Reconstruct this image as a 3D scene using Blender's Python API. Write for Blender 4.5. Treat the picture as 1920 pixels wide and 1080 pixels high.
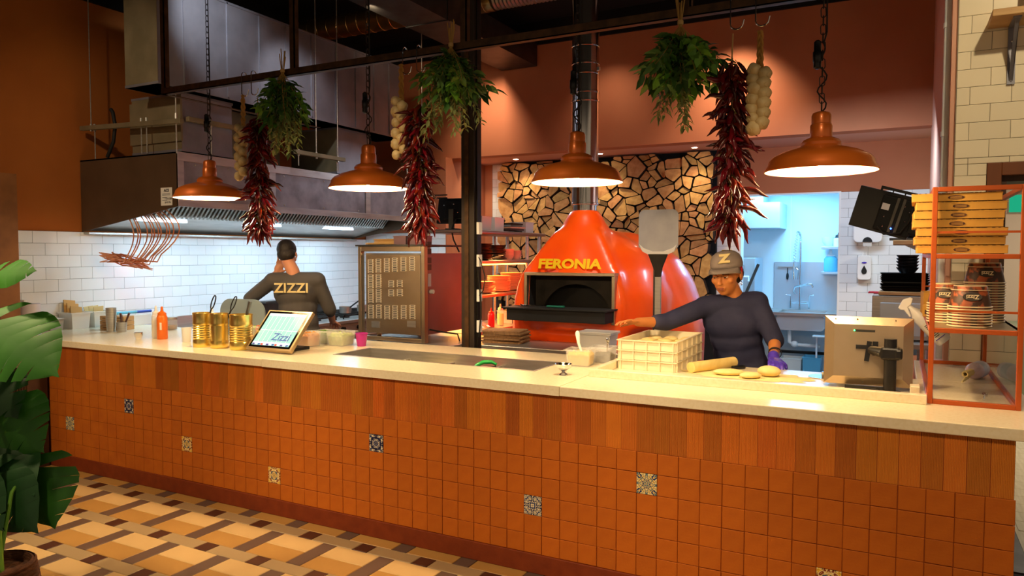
import bpy, bmesh, math, random
from mathutils import Vector, Matrix, Euler
R = random.Random(7)
PI = math.pi
for o in list(bpy.data.objects):
    bpy.data.objects.remove(o, do_unlink=True)
SC = bpy.context.scene
C = SC.collection

# ------------------------------------------------------------- camera, world, big lights, exposure
def set_camera():
    cd = bpy.data.cameras.new('camera'); co = bpy.data.objects.new('camera', cd); C.objects.link(co)
    cd.sensor_width = 36.0; cd.lens = 36.0*1383/1920; cd.clip_start = .05; cd.clip_end = 60
    yaw, pit, rol = .483, .0467, .0011
    fw = Vector((-math.sin(yaw)*math.cos(pit), math.cos(yaw)*math.cos(pit), -math.sin(pit)))
    rt = Vector((math.cos(yaw), math.sin(yaw), 0)); up = rt.cross(fw)
    r2 = rt*math.cos(rol)+up*math.sin(rol); u2 = -rt*math.sin(rol)+up*math.cos(rol)
    m = Matrix((r2, u2, -fw)).transposed().to_4x4(); m.translation = (6.342, -3.413, 1.673)
    co.matrix_world = m; SC.camera = co
set_camera()
SC.view_settings.view_transform = 'Standard'; SC.view_settings.look = 'None'
SC.view_settings.gamma = 1; SC.view_settings.use_curve_mapping = False
SC.view_settings.exposure = 0.33
W = bpy.data.worlds.new('world'); SC.world = W; W.use_nodes = True
W.node_tree.nodes['Background'].inputs[0].default_value = (1.0, .74, .5, 1)
W.node_tree.nodes['Background'].inputs[1].default_value = .26

def light(name, kind, loc, energy, col, size=.1, aim=None, spot=None, blend=.5, sy=None):
    d = bpy.data.lights.new(name, kind); d.energy = energy; d.color = col
    o = bpy.data.objects.new(name, d); C.objects.link(o); o.location = loc
    if kind == 'AREA':
        d.size = size
        if sy: d.shape = 'RECTANGLE'; d.size_y = sy
    else: d.shadow_soft_size = size
    if kind == 'SPOT': d.spot_size = spot; d.spot_blend = blend
    if aim is not None:
        o.rotation_euler = (Vector(aim)-Vector(loc)).to_track_quat('-Z', 'Y').to_euler()
    return o
WARM = (1, .72, .42); COOL = (.62, .82, 1.0); BLUE = (.36, .70, 1.0)
# strip lights under the extraction hood, kitchen ceiling, dishwashing room
for yy in (1.5, 2.6, 3.7): light('hood_strip_light', 'AREA', (.42, yy, 1.98), 11, (.52, .80, 1.0), .5, aim=(.3, yy, 0), sy=.12)
light('wash_room_light', 'AREA', (5.0, 6.75, 2.52), 54, (.20, .58, 1.0), .9, aim=(5.0, 6.75, 0), sy=.5)
light('kitchen_light', 'AREA', (2.2, 4.3, 2.9), 14, (.85, .92, 1.0), .5, aim=(2.2, 4.3, 0), sy=.3)
light('passage_light', 'AREA', (5.9, 3.9, 2.8), 30, (.62, .80, 1.0), .8, aim=(6.0, 5.2, 0), sy=.4)
light('side_room_light', 'AREA', (8.4, 4.6, 2.7), 60, (1, .93, .8), 1.0, aim=(8.4, 4.6, 0), sy=1.0)
# ceiling spots: bulkhead wash, ductwork, dining floor, and unseen ones added as fill
for xx, e in ((1.75, 95), (3.3, 22), (4.72, 125)):
    light('wall_wash_spot', 'SPOT', (xx, 4.35, 4.15), e, (1, .76, .55), .05, aim=(xx, 5.05, 2.9), spot=1.5, blend=1.0)
light('duct_spot', 'SPOT', (1.9, .6, 3.95), 60, (.85, .92, 1), .05, aim=(1.0, 1.15, 3.6), spot=1.0, blend=.9)
light('duct_spot', 'SPOT', (1.9, 1.6, 3.95), 55, (.9, .93, 1), .05, aim=(1.05, 2.1, 3.05), spot=1.1, blend=.9)
light('unseen_dining_spot', 'SPOT', (2.2, -1.9, 3.6), 170, WARM, .06, aim=(2.35, -1.35, 0), spot=.62, blend=.8)
light('unseen_dining_spot', 'SPOT', (1.2, -2.6, 3.7), 310, WARM, .08, aim=(1.9, 0, .6), spot=.95, blend=.8)  # unseen, added to brighten the left of the counter face
light('unseen_dining_spot', 'SPOT', (3.9, -2.9, 3.7), 370, WARM, .08, aim=(4.2, 0, .6), spot=.95, blend=.8)  # unseen, added to brighten the middle of the counter face
light('added_oven_spot', 'SPOT', (4.7, .9, 4.3), 300, (1, .84, .66), .06, aim=(3.85, 3.0, 1.5), spot=.75, blend=.8)  # added to brighten the pizza oven front, no known fitting
light('added_oven_spot', 'SPOT', (2.5, .6, 4.3), 190, (1, .84, .66), .06, aim=(2.45, 1.9, 1.3), spot=.7, blend=.8)  # added fill on the deck oven front, no known fitting
light('ceiling_spot', 'SPOT', (1.9, 2.2, 4.0), 40, (1, .78, .5), .05, aim=(1.3, 3.5, 4.35), spot=1.3, blend=.9)
light('added_wall_spot', 'SPOT', (7.3, -.6, 4.2), 150, (1, .80, .5), .06, aim=(7.0, 1.9, 2.4), spot=1.0, blend=.8)  # added to lift the cream tiled wall, no known lamp
light('added_hood_end_spot', 'SPOT', (1.6, -1.8, 3.9), 90, (1, .80, .55), .06, aim=(.4, .8, 2.6), spot=.9, blend=.9)  # unseen fill added in front of the hood end and riser
light('unseen_dining_spot', 'SPOT', (6.3, -2.4, 3.7), 190, WARM, .08, aim=(6.3, 0, .7), spot=.95, blend=.8)  # unseen, added to brighten the right of the counter face

# ------------------------------------------------------------- materials
def lin(h):
    h = h.lstrip('#'); o = []
    for i in (0, 2, 4):
        c = int(h[i:i+2], 16)/255; o.append(c/12.92 if c <= .04045 else ((c+.055)/1.055)**2.4)
    return (*o, 1)
M = {}
def mat(name, col, rough=.5, metal=0, col2=None, scale=6, bump=0, bscale=80, spec=.5, trans=0, emit=0, rnd=0, hue=0, stretch=(1, 1, 1), alpha=1, lo=.35, hi=.65, coat=0, ior=1.45, detail=4, aniso=0, sss=0):
    m = bpy.data.materials.new(name); m.use_nodes = True; nt = m.node_tree; N = nt.nodes; L = nt.links
    b = N['Principled BSDF']; I = b.inputs
    I['Roughness'].default_value = rough; I['Metallic'].default_value = metal; I['IOR'].default_value = ior
    I['Specular IOR Level'].default_value = spec
    c = lin(col); I['Base Color'].default_value = c
    if trans: I['Transmission Weight'].default_value = trans
    if alpha < 1: I['Alpha'].default_value = alpha
    if coat: I['Coat Weight'].default_value = coat; I['Coat Roughness'].default_value = .12
    if sss: I['Subsurface Weight'].default_value = sss; I['Subsurface Scale'].default_value = .02
    if emit: I['Emission Color'].default_value = c; I['Emission Strength'].default_value = emit
    tc = N.new('ShaderNodeTexCoord'); mp = N.new('ShaderNodeMapping'); mp.inputs['Scale'].default_value = stretch
    L.new(tc.outputs['Object'], mp.inputs[0])
    out = None
    if col2:
        nz = N.new('ShaderNodeTexNoise'); nz.inputs['Scale'].default_value = scale; nz.inputs['Detail'].default_value = detail
        rp = N.new('ShaderNodeValToRGB'); rp.color_ramp.elements[0].position = lo; rp.color_ramp.elements[1].position = hi
        rp.color_ramp.elements[0].color = c; rp.color_ramp.elements[1].color = lin(col2)
        L.new(mp.outputs[0], nz.inputs['Vector']); L.new(nz.outputs[0], rp.inputs[0]); out = rp.outputs[0]
    if rnd or hue:
        oi = N.new('ShaderNodeObjectInfo'); hs = N.new('ShaderNodeHueSaturation')
        if out is not None: L.new(out, hs.inputs['Color'])
        else: hs.inputs['Color'].default_value = c
        mr = N.new('ShaderNodeMapRange'); mr.inputs[3].default_value = 1-rnd; mr.inputs[4].default_value = 1+rnd
        L.new(oi.outputs['Random'], mr.inputs[0]); L.new(mr.outputs[0], hs.inputs['Value'])
        if hue:
            mh = N.new('ShaderNodeMapRange'); mh.inputs[3].default_value = .5-hue; mh.inputs[4].default_value = .5+hue
            wn = N.new('ShaderNodeTexWhiteNoise'); wn.noise_dimensions = '1D'
            L.new(oi.outputs['Random'], wn.inputs['W']); L.new(wn.outputs['Value'], mh.inputs[0]); L.new(mh.outputs[0], hs.inputs['Hue'])
        out = hs.outputs[0]
    if out is not None: L.new(out, I['Base Color'])
    if bump:
        n2 = N.new('ShaderNodeTexNoise'); n2.inputs['Scale'].default_value = bscale; n2.inputs['Detail'].default_value = 3
        bp = N.new('ShaderNodeBump'); bp.inputs['Strength'].default_value = bump; bp.inputs['Distance'].default_value = .01
        L.new(mp.outputs[0], n2.inputs['Vector']); L.new(n2.outputs[0], bp.inputs['Height']); L.new(bp.outputs[0], I['Normal'])
    M[name] = m; return m
mat('grout_rust', '#8a3c10', .9, bump=.3)
mat('terracotta', '#be650a', .72, col2='#b25a06', scale=9, bump=.10, bscale=140, rnd=.06)
mat('ribbed_clay', '#cc7622', .7, col2='#be6a1a', scale=5, rnd=.22, hue=.008)
mat('skirting_red', '#803410', .55, col2='#742c0c', scale=14, bump=.1)
mat('quartz', '#f0e4c6', .2, col2='#e8d9b4', scale=60, detail=8, lo=.42, hi=.72)
mat('steel', '#c2beb6', .32, .78, col2='#b0aca4', scale=5, stretch=(1, 1, 14))
mat('steel_dull', '#8f8c87', .42, 1, col2='#7c7872', scale=4, bump=.03)
mat('steel_warm', '#bdaa8e', .36, .92, col2='#b09c80', scale=3)
mat('steel_dark', '#5c5a57', .45, .9, col2='#4c4a47', scale=6)
mat('galvanised', '#8f8e96', .45, .6, col2='#7b7a82', scale=3.0, bump=.04, bscale=25)
mat('galvanised_warm', '#94876a', .5, .5, col2='#7f7458', scale=4)
mat('chrome', '#d8d8d8', .12, 1)
mat('black_steel', '#23201d', .45, .7, col2='#2d2822', scale=8)
mat('rust_steel', '#5b4027', .5, .6, col2='#43301f', scale=18)
mat('black_plastic', '#0e0e10', .38)
mat('black_matte', '#0a0a0b', .8)
mat('ceiling_black', '#0b0a0a', .9)
mat('paint_orange', '#a85e1e', .8, col2='#a0571a', scale=1.5, bump=.04, bscale=200)
mat('paint_terracotta', '#bd7650', .8, col2='#b36b47', scale=1.2, bump=.04, bscale=200)
mat('paint_pink', '#d9a58e', .85)
mat('white_tile', '#eceff0', .12, rnd=.03, spec=.6)
mat('cream_tile', '#efe2c4', .14, rnd=.04, spec=.6)
mat('grout_dark', '#3f4042', .9)
mat('white_wall', '#e4eef2', .45)
mat('white_plastic', '#f0efec', .32)
mat('clear_plastic', '#f3f3f0', .12, alpha=.26)
mat('frosted_plastic', '#f2f0e8', .35, alpha=.62)
mat('milky_tray', '#fbf0cf', .35, alpha=.80)
mat('glass', '#f4fbff', .03, trans=1.0, ior=1.4)
mat('copper_paint', '#c8661f', .36, .35, coat=.3)
mat('lamp_white', '#fff4e0', .5)
mat('bulb', '#ffe2b0', emit=40)
mat('lamp_glow_cool', '#cfe6ff', emit=9)
mat('downlight_glow', '#fff0d8', emit=60)
mat('oven_orange', '#ff5a0e', .3, col2='#fb4f08', scale=4, bump=.10, bscale=14, coat=.5)
mat('yellow_letter', '#f2c40a', .5)
mat('soot_black', '#100f0e', .75)
mat('arch_dark', '#2c2620', .8, col2='#1d1915', scale=10)
mat('gold_tin', '#f4d884', .27, .92, col2='#ead070', scale=5)
mat('orange_sauce', '#dd6a1c', .35)
mat('orange_frame', '#b4521a', .42, .2)
mat('card_brown', '#c8953e', .8, col2='#bd8a36', scale=12)
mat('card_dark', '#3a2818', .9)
mat('print_brown', '#4a2a20', .8)
mat('wood_light', '#c8a06a', .6, col2='#b58c58', scale=6, stretch=(1, 1, 8))
mat('wood_mid', '#8a5a30', .6, col2='#754a26', scale=6, stretch=(8, 1, 1), rnd=.15)
mat('wood_dark', '#4a2c18', .6, col2='#3b2212', scale=7, stretch=(8, 1, 1))
mat('wood_board', '#9a744c', .75, col2='#7d5b39', scale=14, stretch=(6, 1, 1), rnd=.15)
mat('maple', '#e6cf86', .5, col2='#dcc276', scale=8, stretch=(6, 1, 1))
mat('log_end', '#cf9f60', .85, col2='#a8743c', scale=16, bump=.35, bscale=45, rnd=.22, hue=.012, stretch=(1, .2, 1), lo=.3, hi=.75)
mat('log_bark', '#3c2616', .95, bump=.5, bscale=30)
mat('chili_red', '#7a120d', .24, rnd=.5, hue=.012, spec=.6, col2='#4e0808', scale=20)
mat('chili_stem', '#7a6a30', .7)
mat('garlic_skin', '#e6cf9a', .55, col2='#d6b87c', scale=25, rnd=.10)
mat('garlic_braid', '#c9984a', .8, col2='#a97832', scale=30, stretch=(1, 1, .3))
mat('string_jute', '#c8a468', .85)
mat('leaf_bright', '#6b9a30', .5, rnd=.35, hue=.02)
mat('leaf_deep', '#48702e', .5, rnd=.35, hue=.015)
mat('leaf_sage', '#8c9a5c', .6, rnd=.25, hue=.02)
mat('stem_straw', '#b08a44', .7)
mat('monstera', '#3a7d22', .5, col2='#2f6e1c', scale=7, rnd=.25)
mat('monstera_dark', '#235026', .45, rnd=.3)
mat('basket', '#6b4022', .8, col2='#4a2a14', scale=40, bump=.5, bscale=60, stretch=(1, 1, 5))
mat('copper_wire', '#f0a070', .32, .9)
mat('skin', '#c47c42', .5, sss=.08)
mat('skin_pink', '#c98a68', .5, sss=.08)
mat('shirt_navy', '#232747', .85, col2='#343752', scale=6, bump=.10, bscale=30, lo=.45, hi=.9)
mat('shirt_grey', '#4a4644', .85, bump=.08, bscale=30)
mat('trouser_black', '#17171a', .85)
mat('cap_grey', '#857a76', .85, bump=.1, bscale=200)
mat('bandana_red', '#b5121f', .7)
mat('hair_dark', '#1c1410', .6, bump=.4, bscale=120, stretch=(1, 1, .3))
mat('glove_purple', '#4a35b0', .35)
mat('eye_white', '#e8e4da', .3)
mat('lip', '#8c4a32', .45)
mat('print_cream', '#d8c48a', .8)
mat('flour', '#f2dfa0', .95, bump=.3, bscale=60)
mat('dough', '#ecd79a', .7, col2='#e0c780', scale=10)
mat('butter', '#f0cc5a', .55, bump=.6, bscale=35)
mat('lettuce', '#8fae3a', .55, col2='#c3d070', scale=18, bump=.8, bscale=40)
mat('carrot', '#e0821c', .5, col2='#f0a83c', scale=20, bump=.6, bscale=50)
mat('spinach', '#4c7a24', .55, col2='#76983a', scale=18, bump=.8, bscale=40)
mat('purple_cup', '#a81880', .25, spec=.6)
mat('green_handle', '#1fa04a', .35)
mat('teal_handle', '#1c6a58', .4)
mat('red_plastic', '#c4161c', .35)
mat('yellow_oil', '#d9d23a', .2)
mat('grey_board', '#6b7a84', .6)
mat('grey_scale', '#6e7076', .5)
mat('brown_handle', '#4a2416', .45)
mat('paper', '#efe9dc', .85)
mat('paper_brown', '#c49a5a', .85, rnd=.12)
mat('paper_grey', '#cfcbd4', .8)
mat('ink', '#22222c', .8)
mat('plate_clay', '#e8ac80', .4, rnd=.08)
mat('bowl_pink', '#e0a58a', .35, rnd=.08)
mat('plate_black', '#141214', .3, rnd=.3)
mat('tray_black', '#121216', .28, .2, rnd=.2)
mat('heat_glow', '#ffa040', emit=9)
mat('blue_glow', '#9fd0ff', emit=1.2)
mat('led_blue', '#3a66ff', emit=8)
mat('led_green', '#30ff60', emit=8)
mat('exit_green', '#16a880', emit=.7)
mat('pipe_white', '#e2eaf0', .35)
mat('door_brown', '#7c4420', .55, col2='#6c3a1a', scale=5, stretch=(1, 1, .1))
mat('pale_floor', '#cfc3a2', .4, col2='#bdb08e', scale=5, stretch=(10, 1, 1))
mat('side_wall', '#b8a48a', .8)
mat('side_cabinet', '#7d8468', .7)
mat('pink_lotion', '#e6cfd6', .3, trans=.3, ior=1.2)
mat('blue_liquid', '#7fd2ee', .12, trans=.4, ior=1.2)
mat('cup_print', '#a8552c', .5, col2='#4a3020', scale=24, lo=.46, hi=.54)
mat('cup_rim', '#ecd9ae', .5)
mat('cup_dark', '#3a3228', .5)
mat('book_cream', '#dccba0', .8)
mat('book_red', '#9c2a20', .7)
mat('book_brown', '#6a4a30', .8, rnd=.4, hue=.03)
mat('rubber', '#15130f', .7)
mat('tomato', '#b8281c', .4)
mat('floor_cream', '#d0b07a', .38, rnd=.07, col2='#c6a570', scale=3)
mat('floor_amber', '#b2884a', .38, rnd=.07, col2='#a87e42', scale=3)
mat('floor_grey', '#a08a66', .4, rnd=.05)
mat('floor_slate', '#5d4a40', .4, rnd=.06)
mat('floor_choc', '#46271a', .4, rnd=.06)
mat('floor_grout', '#2c211a', .9)

def deco(name, cols, seed, sc, pos):
    """glazed ornament, mirrored four ways inside one tile"""
    m = bpy.data.materials.new(name); m.use_nodes = True; nt = m.node_tree; N = nt.nodes; L = nt.links
    b = N['Principled BSDF']; b.inputs['Roughness'].default_value = .2
    tc = N.new('ShaderNodeTexCoord'); sp = N.new('ShaderNodeSeparateXYZ'); L.new(tc.outputs['Generated'], sp.inputs[0])
    def math_(op, a, bb=None):
        n = N.new('ShaderNodeMath'); n.operation = op
        for i, v in enumerate((a, bb)):
            if v is None: continue
            if isinstance(v, (int, float)): n.inputs[i].default_value = v
            else: L.new(v, n.inputs[i])
        return n.outputs[0]
    ax = math_('ABSOLUTE', math_('SUBTRACT', sp.outputs[0], .5)); az = math_('ABSOLUTE', math_('SUBTRACT', sp.outputs[2], .5))
    mx = math_('MAXIMUM', ax, az); mn = math_('MINIMUM', ax, az)
    cb = N.new('ShaderNodeCombineXYZ'); L.new(mx, cb.inputs[0]); L.new(mn, cb.inputs[1]); cb.inputs[2].default_value = seed
    nz = N.new('ShaderNodeTexNoise'); nz.inputs['Scale'].default_value = sc; nz.inputs['Detail'].default_value = 0; nz.inputs['Distortion'].default_value = .8
    L.new(cb.outputs[0], nz.inputs['Vector'])
    rp = N.new('ShaderNodeValToRGB'); rp.color_ramp.interpolation = 'CONSTANT'
    e = rp.color_ramp.elements
    while len(e) < len(cols): e.new(.5)
    for i, (cc, ps) in enumerate(zip(cols, pos)): e[i].position = ps; e[i].color = lin(cc)
    L.new(nz.outputs[0], rp.inputs[0]); L.new(rp.outputs[0], b.inputs['Base Color']); M[name] = m
deco('deco_blue', ['#20264a', '#e4d8b8', '#2a3a6a'], 1.7, 8.5, (0, .46, .58))
deco('deco_blue_fine', ['#22305c', '#e8dcb8', '#30406e'], 5.1, 12, (0, .42, .60))
deco('deco_yellow', ['#8a3a20', '#f0dca0', '#e8b830', '#3a5a7a'], 3.3, 7.5, (0, .40, .52, .62))
deco('deco_mixed', ['#20346a', '#e8d8a0', '#e0b030', '#5a7a8a'], 8.2, 8.5, (0, .43, .54, .61))
# ------------------------------------------------------------- mesh helpers
class MB:
    def __init__(s): s.v = []; s.f = []
    def add(s, vs, fs, T=None):
        n = len(s.v)
        s.v += [tuple(T @ Vector(v)) for v in vs] if T is not None else [tuple(v) for v in vs]
        s.f += [tuple(i+n for i in f) for f in fs]; return s
    def box(s, a, b, T=None):
        x0, y0, z0 = a; x1, y1, z1 = b
        return s.add([(x0, y0, z0), (x1, y0, z0), (x1, y1, z0), (x0, y1, z0), (x0, y0, z1), (x1, y0, z1), (x1, y1, z1), (x0, y1, z1)],
                     [(0, 3, 2, 1), (4, 5, 6, 7), (0, 1, 5, 4), (1, 2, 6, 5), (2, 3, 7, 6), (3, 0, 4, 7)], T)
    def cbox(s, c, d, T=None):
        return s.box((c[0]-d[0]/2, c[1]-d[1]/2, c[2]-d[2]/2), (c[0]+d[0]/2, c[1]+d[1]/2, c[2]+d[2]/2), T)
    def frus(s, a, b, z0, z1, T=None, cap=(1, 1)):
        """rect a=(x0,y0,x1,y1) at z0 to rect b at z1"""
        vs = [(a[0], a[1], z0), (a[2], a[1], z0), (a[2], a[3], z0), (a[0], a[3], z0), (b[0], b[1], z1), (b[2], b[1], z1), (b[2], b[3], z1), (b[0], b[3], z1)]
        fs = [(0, 1, 5, 4), (1, 2, 6, 5), (2, 3, 7, 6), (3, 0, 4, 7)]
        if cap[0]: fs.append((0, 3, 2, 1))
        if cap[1]: fs.append((4, 5, 6, 7))
        return s.add(vs, fs, T)
    def cyl(s, p0, p1, r0, r1=None, n=16, cap=True, T=None):
        return s.tube([p0, p1], [r0, r0 if r1 is None else r1], n, cap, T)
    def tube(s, pts, r, n=8, cap=True, T=None):
        pts = [Vector(p) for p in pts]; rs = r if isinstance(r, (list, tuple)) else [r]*len(pts)
        vs = []; fs = []; up = None
        for i, p in enumerate(pts):
            t = (pts[min(i+1, len(pts)-1)]-pts[max(i-1, 0)]).normalized()
            if up is None:
                up = Vector((0, 0, 1)) if abs(t.z) < .9 else Vector((1, 0, 0))
            a = t.cross(up)
            if a.length < 1e-6: a = t.cross(Vector((0, 1, 0)))
            a.normalize(); b = a.cross(t).normalized(); up = b
            for k in range(n):
                an = 2*PI*k/n; vs.append(p+(a*math.cos(an)+b*math.sin(an))*rs[i])
        for i in range(len(pts)-1):
            for k in range(n):
                k2 = (k+1) % n; fs.append((i*n+k, (i+1)*n+k, (i+1)*n+k2, i*n+k2))
        if cap:
            fs.append(tuple(range(n))); fs.append(tuple(reversed(range((len(pts)-1)*n, len(pts)*n))))
        return s.add(vs, fs, T)
    def lathe(s, prof, c=(0, 0, 0), n=24, T=None, cap=True):
        vs = []; fs = []
        for r, z in prof:
            for k in range(n):
                a = 2*PI*k/n; vs.append((c[0]+r*math.cos(a), c[1]+r*math.sin(a), c[2]+z))
        for i in range(len(prof)-1):
            for k in range(n):
                k2 = (k+1) % n; fs.append((i*n+k, i*n+k2, (i+1)*n+k2, (i+1)*n+k))
        if cap:
            if prof[0][0] > 1e-4: fs.append(tuple(reversed(range(n))))
            if prof[-1][0] > 1e-4: fs.append(tuple(range((len(prof)-1)*n, len(prof)*n)))
        return s.add(vs, fs, T)
    def prism(s, poly, a, b, axis='y', T=None):
        def P(u, w, d): return {'y': (u, d, w), 'x': (d, u, w), 'z': (u, w, d)}[axis]
        n = len(poly); vs = [P(u, w, a) for u, w in poly]+[P(u, w, b) for u, w in poly]
        fs = [tuple(range(n)), tuple(reversed(range(n, 2*n)))]+[(i, i+n, (i+1) % n+n, (i+1) % n) for i in range(n)]
        return s.add(vs, fs, T)
    def ell(s, c, r, nu=16, nv=10, T=None):
        if not isinstance(r, (tuple, list)): r = (r, r, r)
        vs = [(c[0], c[1], c[2]-r[2])]; fs = []
        for j in range(1, nv):
            ph = -PI/2+PI*j/nv
            for i in range(nu):
                a = 2*PI*i/nu; vs.append((c[0]+r[0]*math.cos(ph)*math.cos(a), c[1]+r[1]*math.cos(ph)*math.sin(a), c[2]+r[2]*math.sin(ph)))
        vs.append((c[0], c[1], c[2]+r[2])); e = len(vs)-1
        for i in range(nu):
            fs.append((0, 1+(i+1) % nu, 1+i)); fs.append((e, e-nu+i, e-nu+(i+1) % nu))
        for j in range(nv-2):
            for i in range(nu):
                a = 1+j*nu; fs.append((a+i, a+(i+1) % nu, a+nu+(i+1) % nu, a+nu+i))
        return s.add(vs, fs, T)
    def mesh(s, name, mt, smooth=False, ang=40):
        me = bpy.data.meshes.new(name); me.from_pydata(s.v, [], s.f); me.validate()
        bm = bmesh.new(); bm.from_mesh(me); bmesh.ops.recalc_face_normals(bm, faces=bm.faces); bm.to_mesh(me); bm.free()
        for m in (mt if isinstance(mt, (list, tuple)) else [mt]): me.materials.append(M[m] if isinstance(m, str) else m)
        if smooth:
            for p in me.polygons: p.use_smooth = True
            me.set_sharp_from_angle(angle=math.radians(ang))
        return me
    def build(s, name, mt, parent=None, smooth=False, bevel=0, w=False, loc=None, rot=None, seg=2, ang=40):
        if w and parent is not None:
            l = parent.location; s.v = [(x-l.x, y-l.y, z-l.z) for x, y, z in s.v]
        o = link(name, s.mesh(name, mt, smooth, ang), parent, loc, rot)
        if bevel:
            md = o.modifiers.new('bevel', 'BEVEL'); md.width = bevel; md.segments = seg; md.limit_method = 'ANGLE'; md.harden_normals = False
            if not smooth:
                for p in o.data.polygons: p.use_smooth = False
        return o
def link(name, me, parent=None, loc=None, rot=None, sc=None):
    o = bpy.data.objects.new(name, me); C.objects.link(o)
    if parent is not None: o.parent = parent
    if loc is not None: o.location = loc
    if rot is not None: o.rotation_euler = rot
    if sc is not None: o.scale = sc
    return o
def tag(o, label, cat, group=None):
    o['label'] = label; o['category'] = cat
    if group: o['group'] = group
    return o
def thing(name, label, cat, loc=(0, 0, 0), rz=0, group=None, rot=None):
    o = bpy.data.objects.new(name, None); C.objects.link(o); o.empty_display_size = .05
    o.location = loc; o.rotation_euler = rot if rot else (0, 0, rz)
    return tag(o, label, cat, group)
def struct(o): o['kind'] = 'structure'; return o
def sroot(name, loc=(0, 0, 0)):
    o = bpy.data.objects.new(name, None); C.objects.link(o); o.location = loc; return struct(o)
def copy_tree(o, loc=None, rz=None, label=None, rot=None, scale=None, parent=None):
    c = o.copy(); C.objects.link(c); c.parent = parent
    if loc is not None: c.location = loc
    if rz is not None: c.rotation_euler = (0, 0, rz)
    if rot is not None: c.rotation_euler = rot
    if scale is not None: c.scale = (scale,)*3 if isinstance(scale, (int, float)) else scale
    if label: c['label'] = label
    for ch in list(o.children): copy_tree(ch, parent=c)
    return c
def text_mesh(txt, size, mt, ext=.002, sx=1.0, off=0, name='lettering'):
    cu = bpy.data.curves.new(name, 'FONT'); cu.body = txt; cu.size = size; cu.extrude = ext; cu.offset = off
    cu.align_x = 'CENTER'; cu.align_y = 'CENTER'; cu.resolution_u = 3
    t = bpy.data.objects.new(name, cu); C.objects.link(t)
    dg = bpy.context.evaluated_depsgraph_get(); dg.update()
    me = bpy.data.meshes.new_from_object(t.evaluated_get(dg)); bpy.data.objects.remove(t); bpy.data.curves.remove(cu)
    for v in me.vertices: v.co.x *= sx
    me.materials.clear(); me.materials.append(M[mt]); return me
def rotm(rx=0, ry=0, rz=0, loc=(0, 0, 0)):
    return Matrix.Translation(loc) @ Euler((rx, ry, rz)).to_matrix().to_4x4()
def rrect(x0, y0, x1, y1, r, n=4):
    o = []
    for cx, cy, a in ((x1-r, y1-r, 0), (x0+r, y1-r, PI/2), (x0+r, y0+r, PI), (x1-r, y0+r, 3*PI/2)):
        for i in range(n+1): t = a+PI/2*i/n; o.append((cx+r*math.cos(t), cy+r*math.sin(t)))
    return o
def tile_mesh(name, w, d, h, mt, b=.0018):
    """flat tile lying in x/z, face towards -y, d deep, chamfered rim"""
    m = MB(); vs = [(0, d, 0), (w, d, 0), (w, d, h), (0, d, h), (0, b, 0), (w, b, 0), (w, b, h), (0, b, h), (b, 0, b), (w-b, 0, b), (w-b, 0, h-b), (b, 0, h-b)]
    fs = [(8, 9, 10, 11)]
    for i in range(4):
        j = (i+1) % 4; fs += [(i, j, 4+j, 4+i), (4+i, 4+j, 8+j, 8+i)]
    m.add(vs, fs); return m.mesh(name, mt)
def bond_wall(parent, mt, origin, u, nrm_rot, U0, U1, Z0, Z1, u_phase, z_phase, pw, ph, skip=None, par=0, gap=.0025):
    """running-bond tiles on a vertical plane; u = unit vector along the wall, each tile its own object"""
    L = parent.location; cache = {}
    k0 = math.floor((Z0-z_phase)/ph); k1 = math.ceil((Z1-z_phase)/ph); cnt = 0
    for k in range(k0, k1):
        z0 = z_phase+k*ph; a = max(z0, Z0); b = min(z0+ph, Z1)
        if b-a < .012: continue
        sh = u_phase+(pw/2 if (k+par) % 2 else 0)
        for n in range(math.floor((U0-sh)/pw), math.ceil((U1-sh)/pw)):
            x0 = max(sh+n*pw, U0); x1 = min(sh+(n+1)*pw, U1)
            if x1-x0 < .012 or (skip and skip((x0+x1)/2, (a+b)/2)): continue
            key = (round(x1-x0-gap, 3), round(b-a-gap, 3))
            if key not in cache: cache[key] = tile_mesh('tile', key[0], .008, key[1], mt)
            p = Vector(origin)+Vector(u)*(x0+gap/2)
            link('tile', cache[key], parent, (p.x-L.x, p.y-L.y, a+gap/2-L.z), (0, 0, nrm_rot)); cnt += 1
    return cnt
# ------------------------------------------------------------- room shell
LX = -.317            # left wall
TP, TH = .2121, .1071 # metro tile pitch
def slab(name, a, b, mt, parent=None):
    o = MB().box(a, b).build(name, mt, parent, w=parent is not None)
    if parent is None: struct(o)
    return o
fl = sroot('floor', (0, 0, 0))
MB().box((-3, -7, -.1), (10.5, 9.5, -.008)).build('floor_bed', 'floor_grout', fl)
def floor_tile(w, h, mt):
    m = MB(); g = .0015; b = .003; z = -.008
    m.frus((g, g, w-g, h-g), (g, g, w-g, h-g), z, -b, cap=(0, 0)); m.frus((g, g, w-g, h-g), (g+b, g+b, w-g-b, h-g-b), -b, 0, cap=(0, 1))
    return m.mesh('tile', mt)
FT = [(floor_tile(.304, .152, 'floor_amber'), 0, 0, .304, .152), (floor_tile(.304, .1505, 'floor_cream'), 0, .152, .304, .1505), (floor_tile(.101, .3025, 'floor_slate'), .304, 0, .101, .3025),
      (floor_tile(.304, .1025, 'floor_grey'), -.2025+.003, .3025, .304, .1025), (floor_tile(.101, .1025, 'floor_choc'), .1015+.003, .3025, .101, .1025)]
rest = {}
FY = -.505
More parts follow.
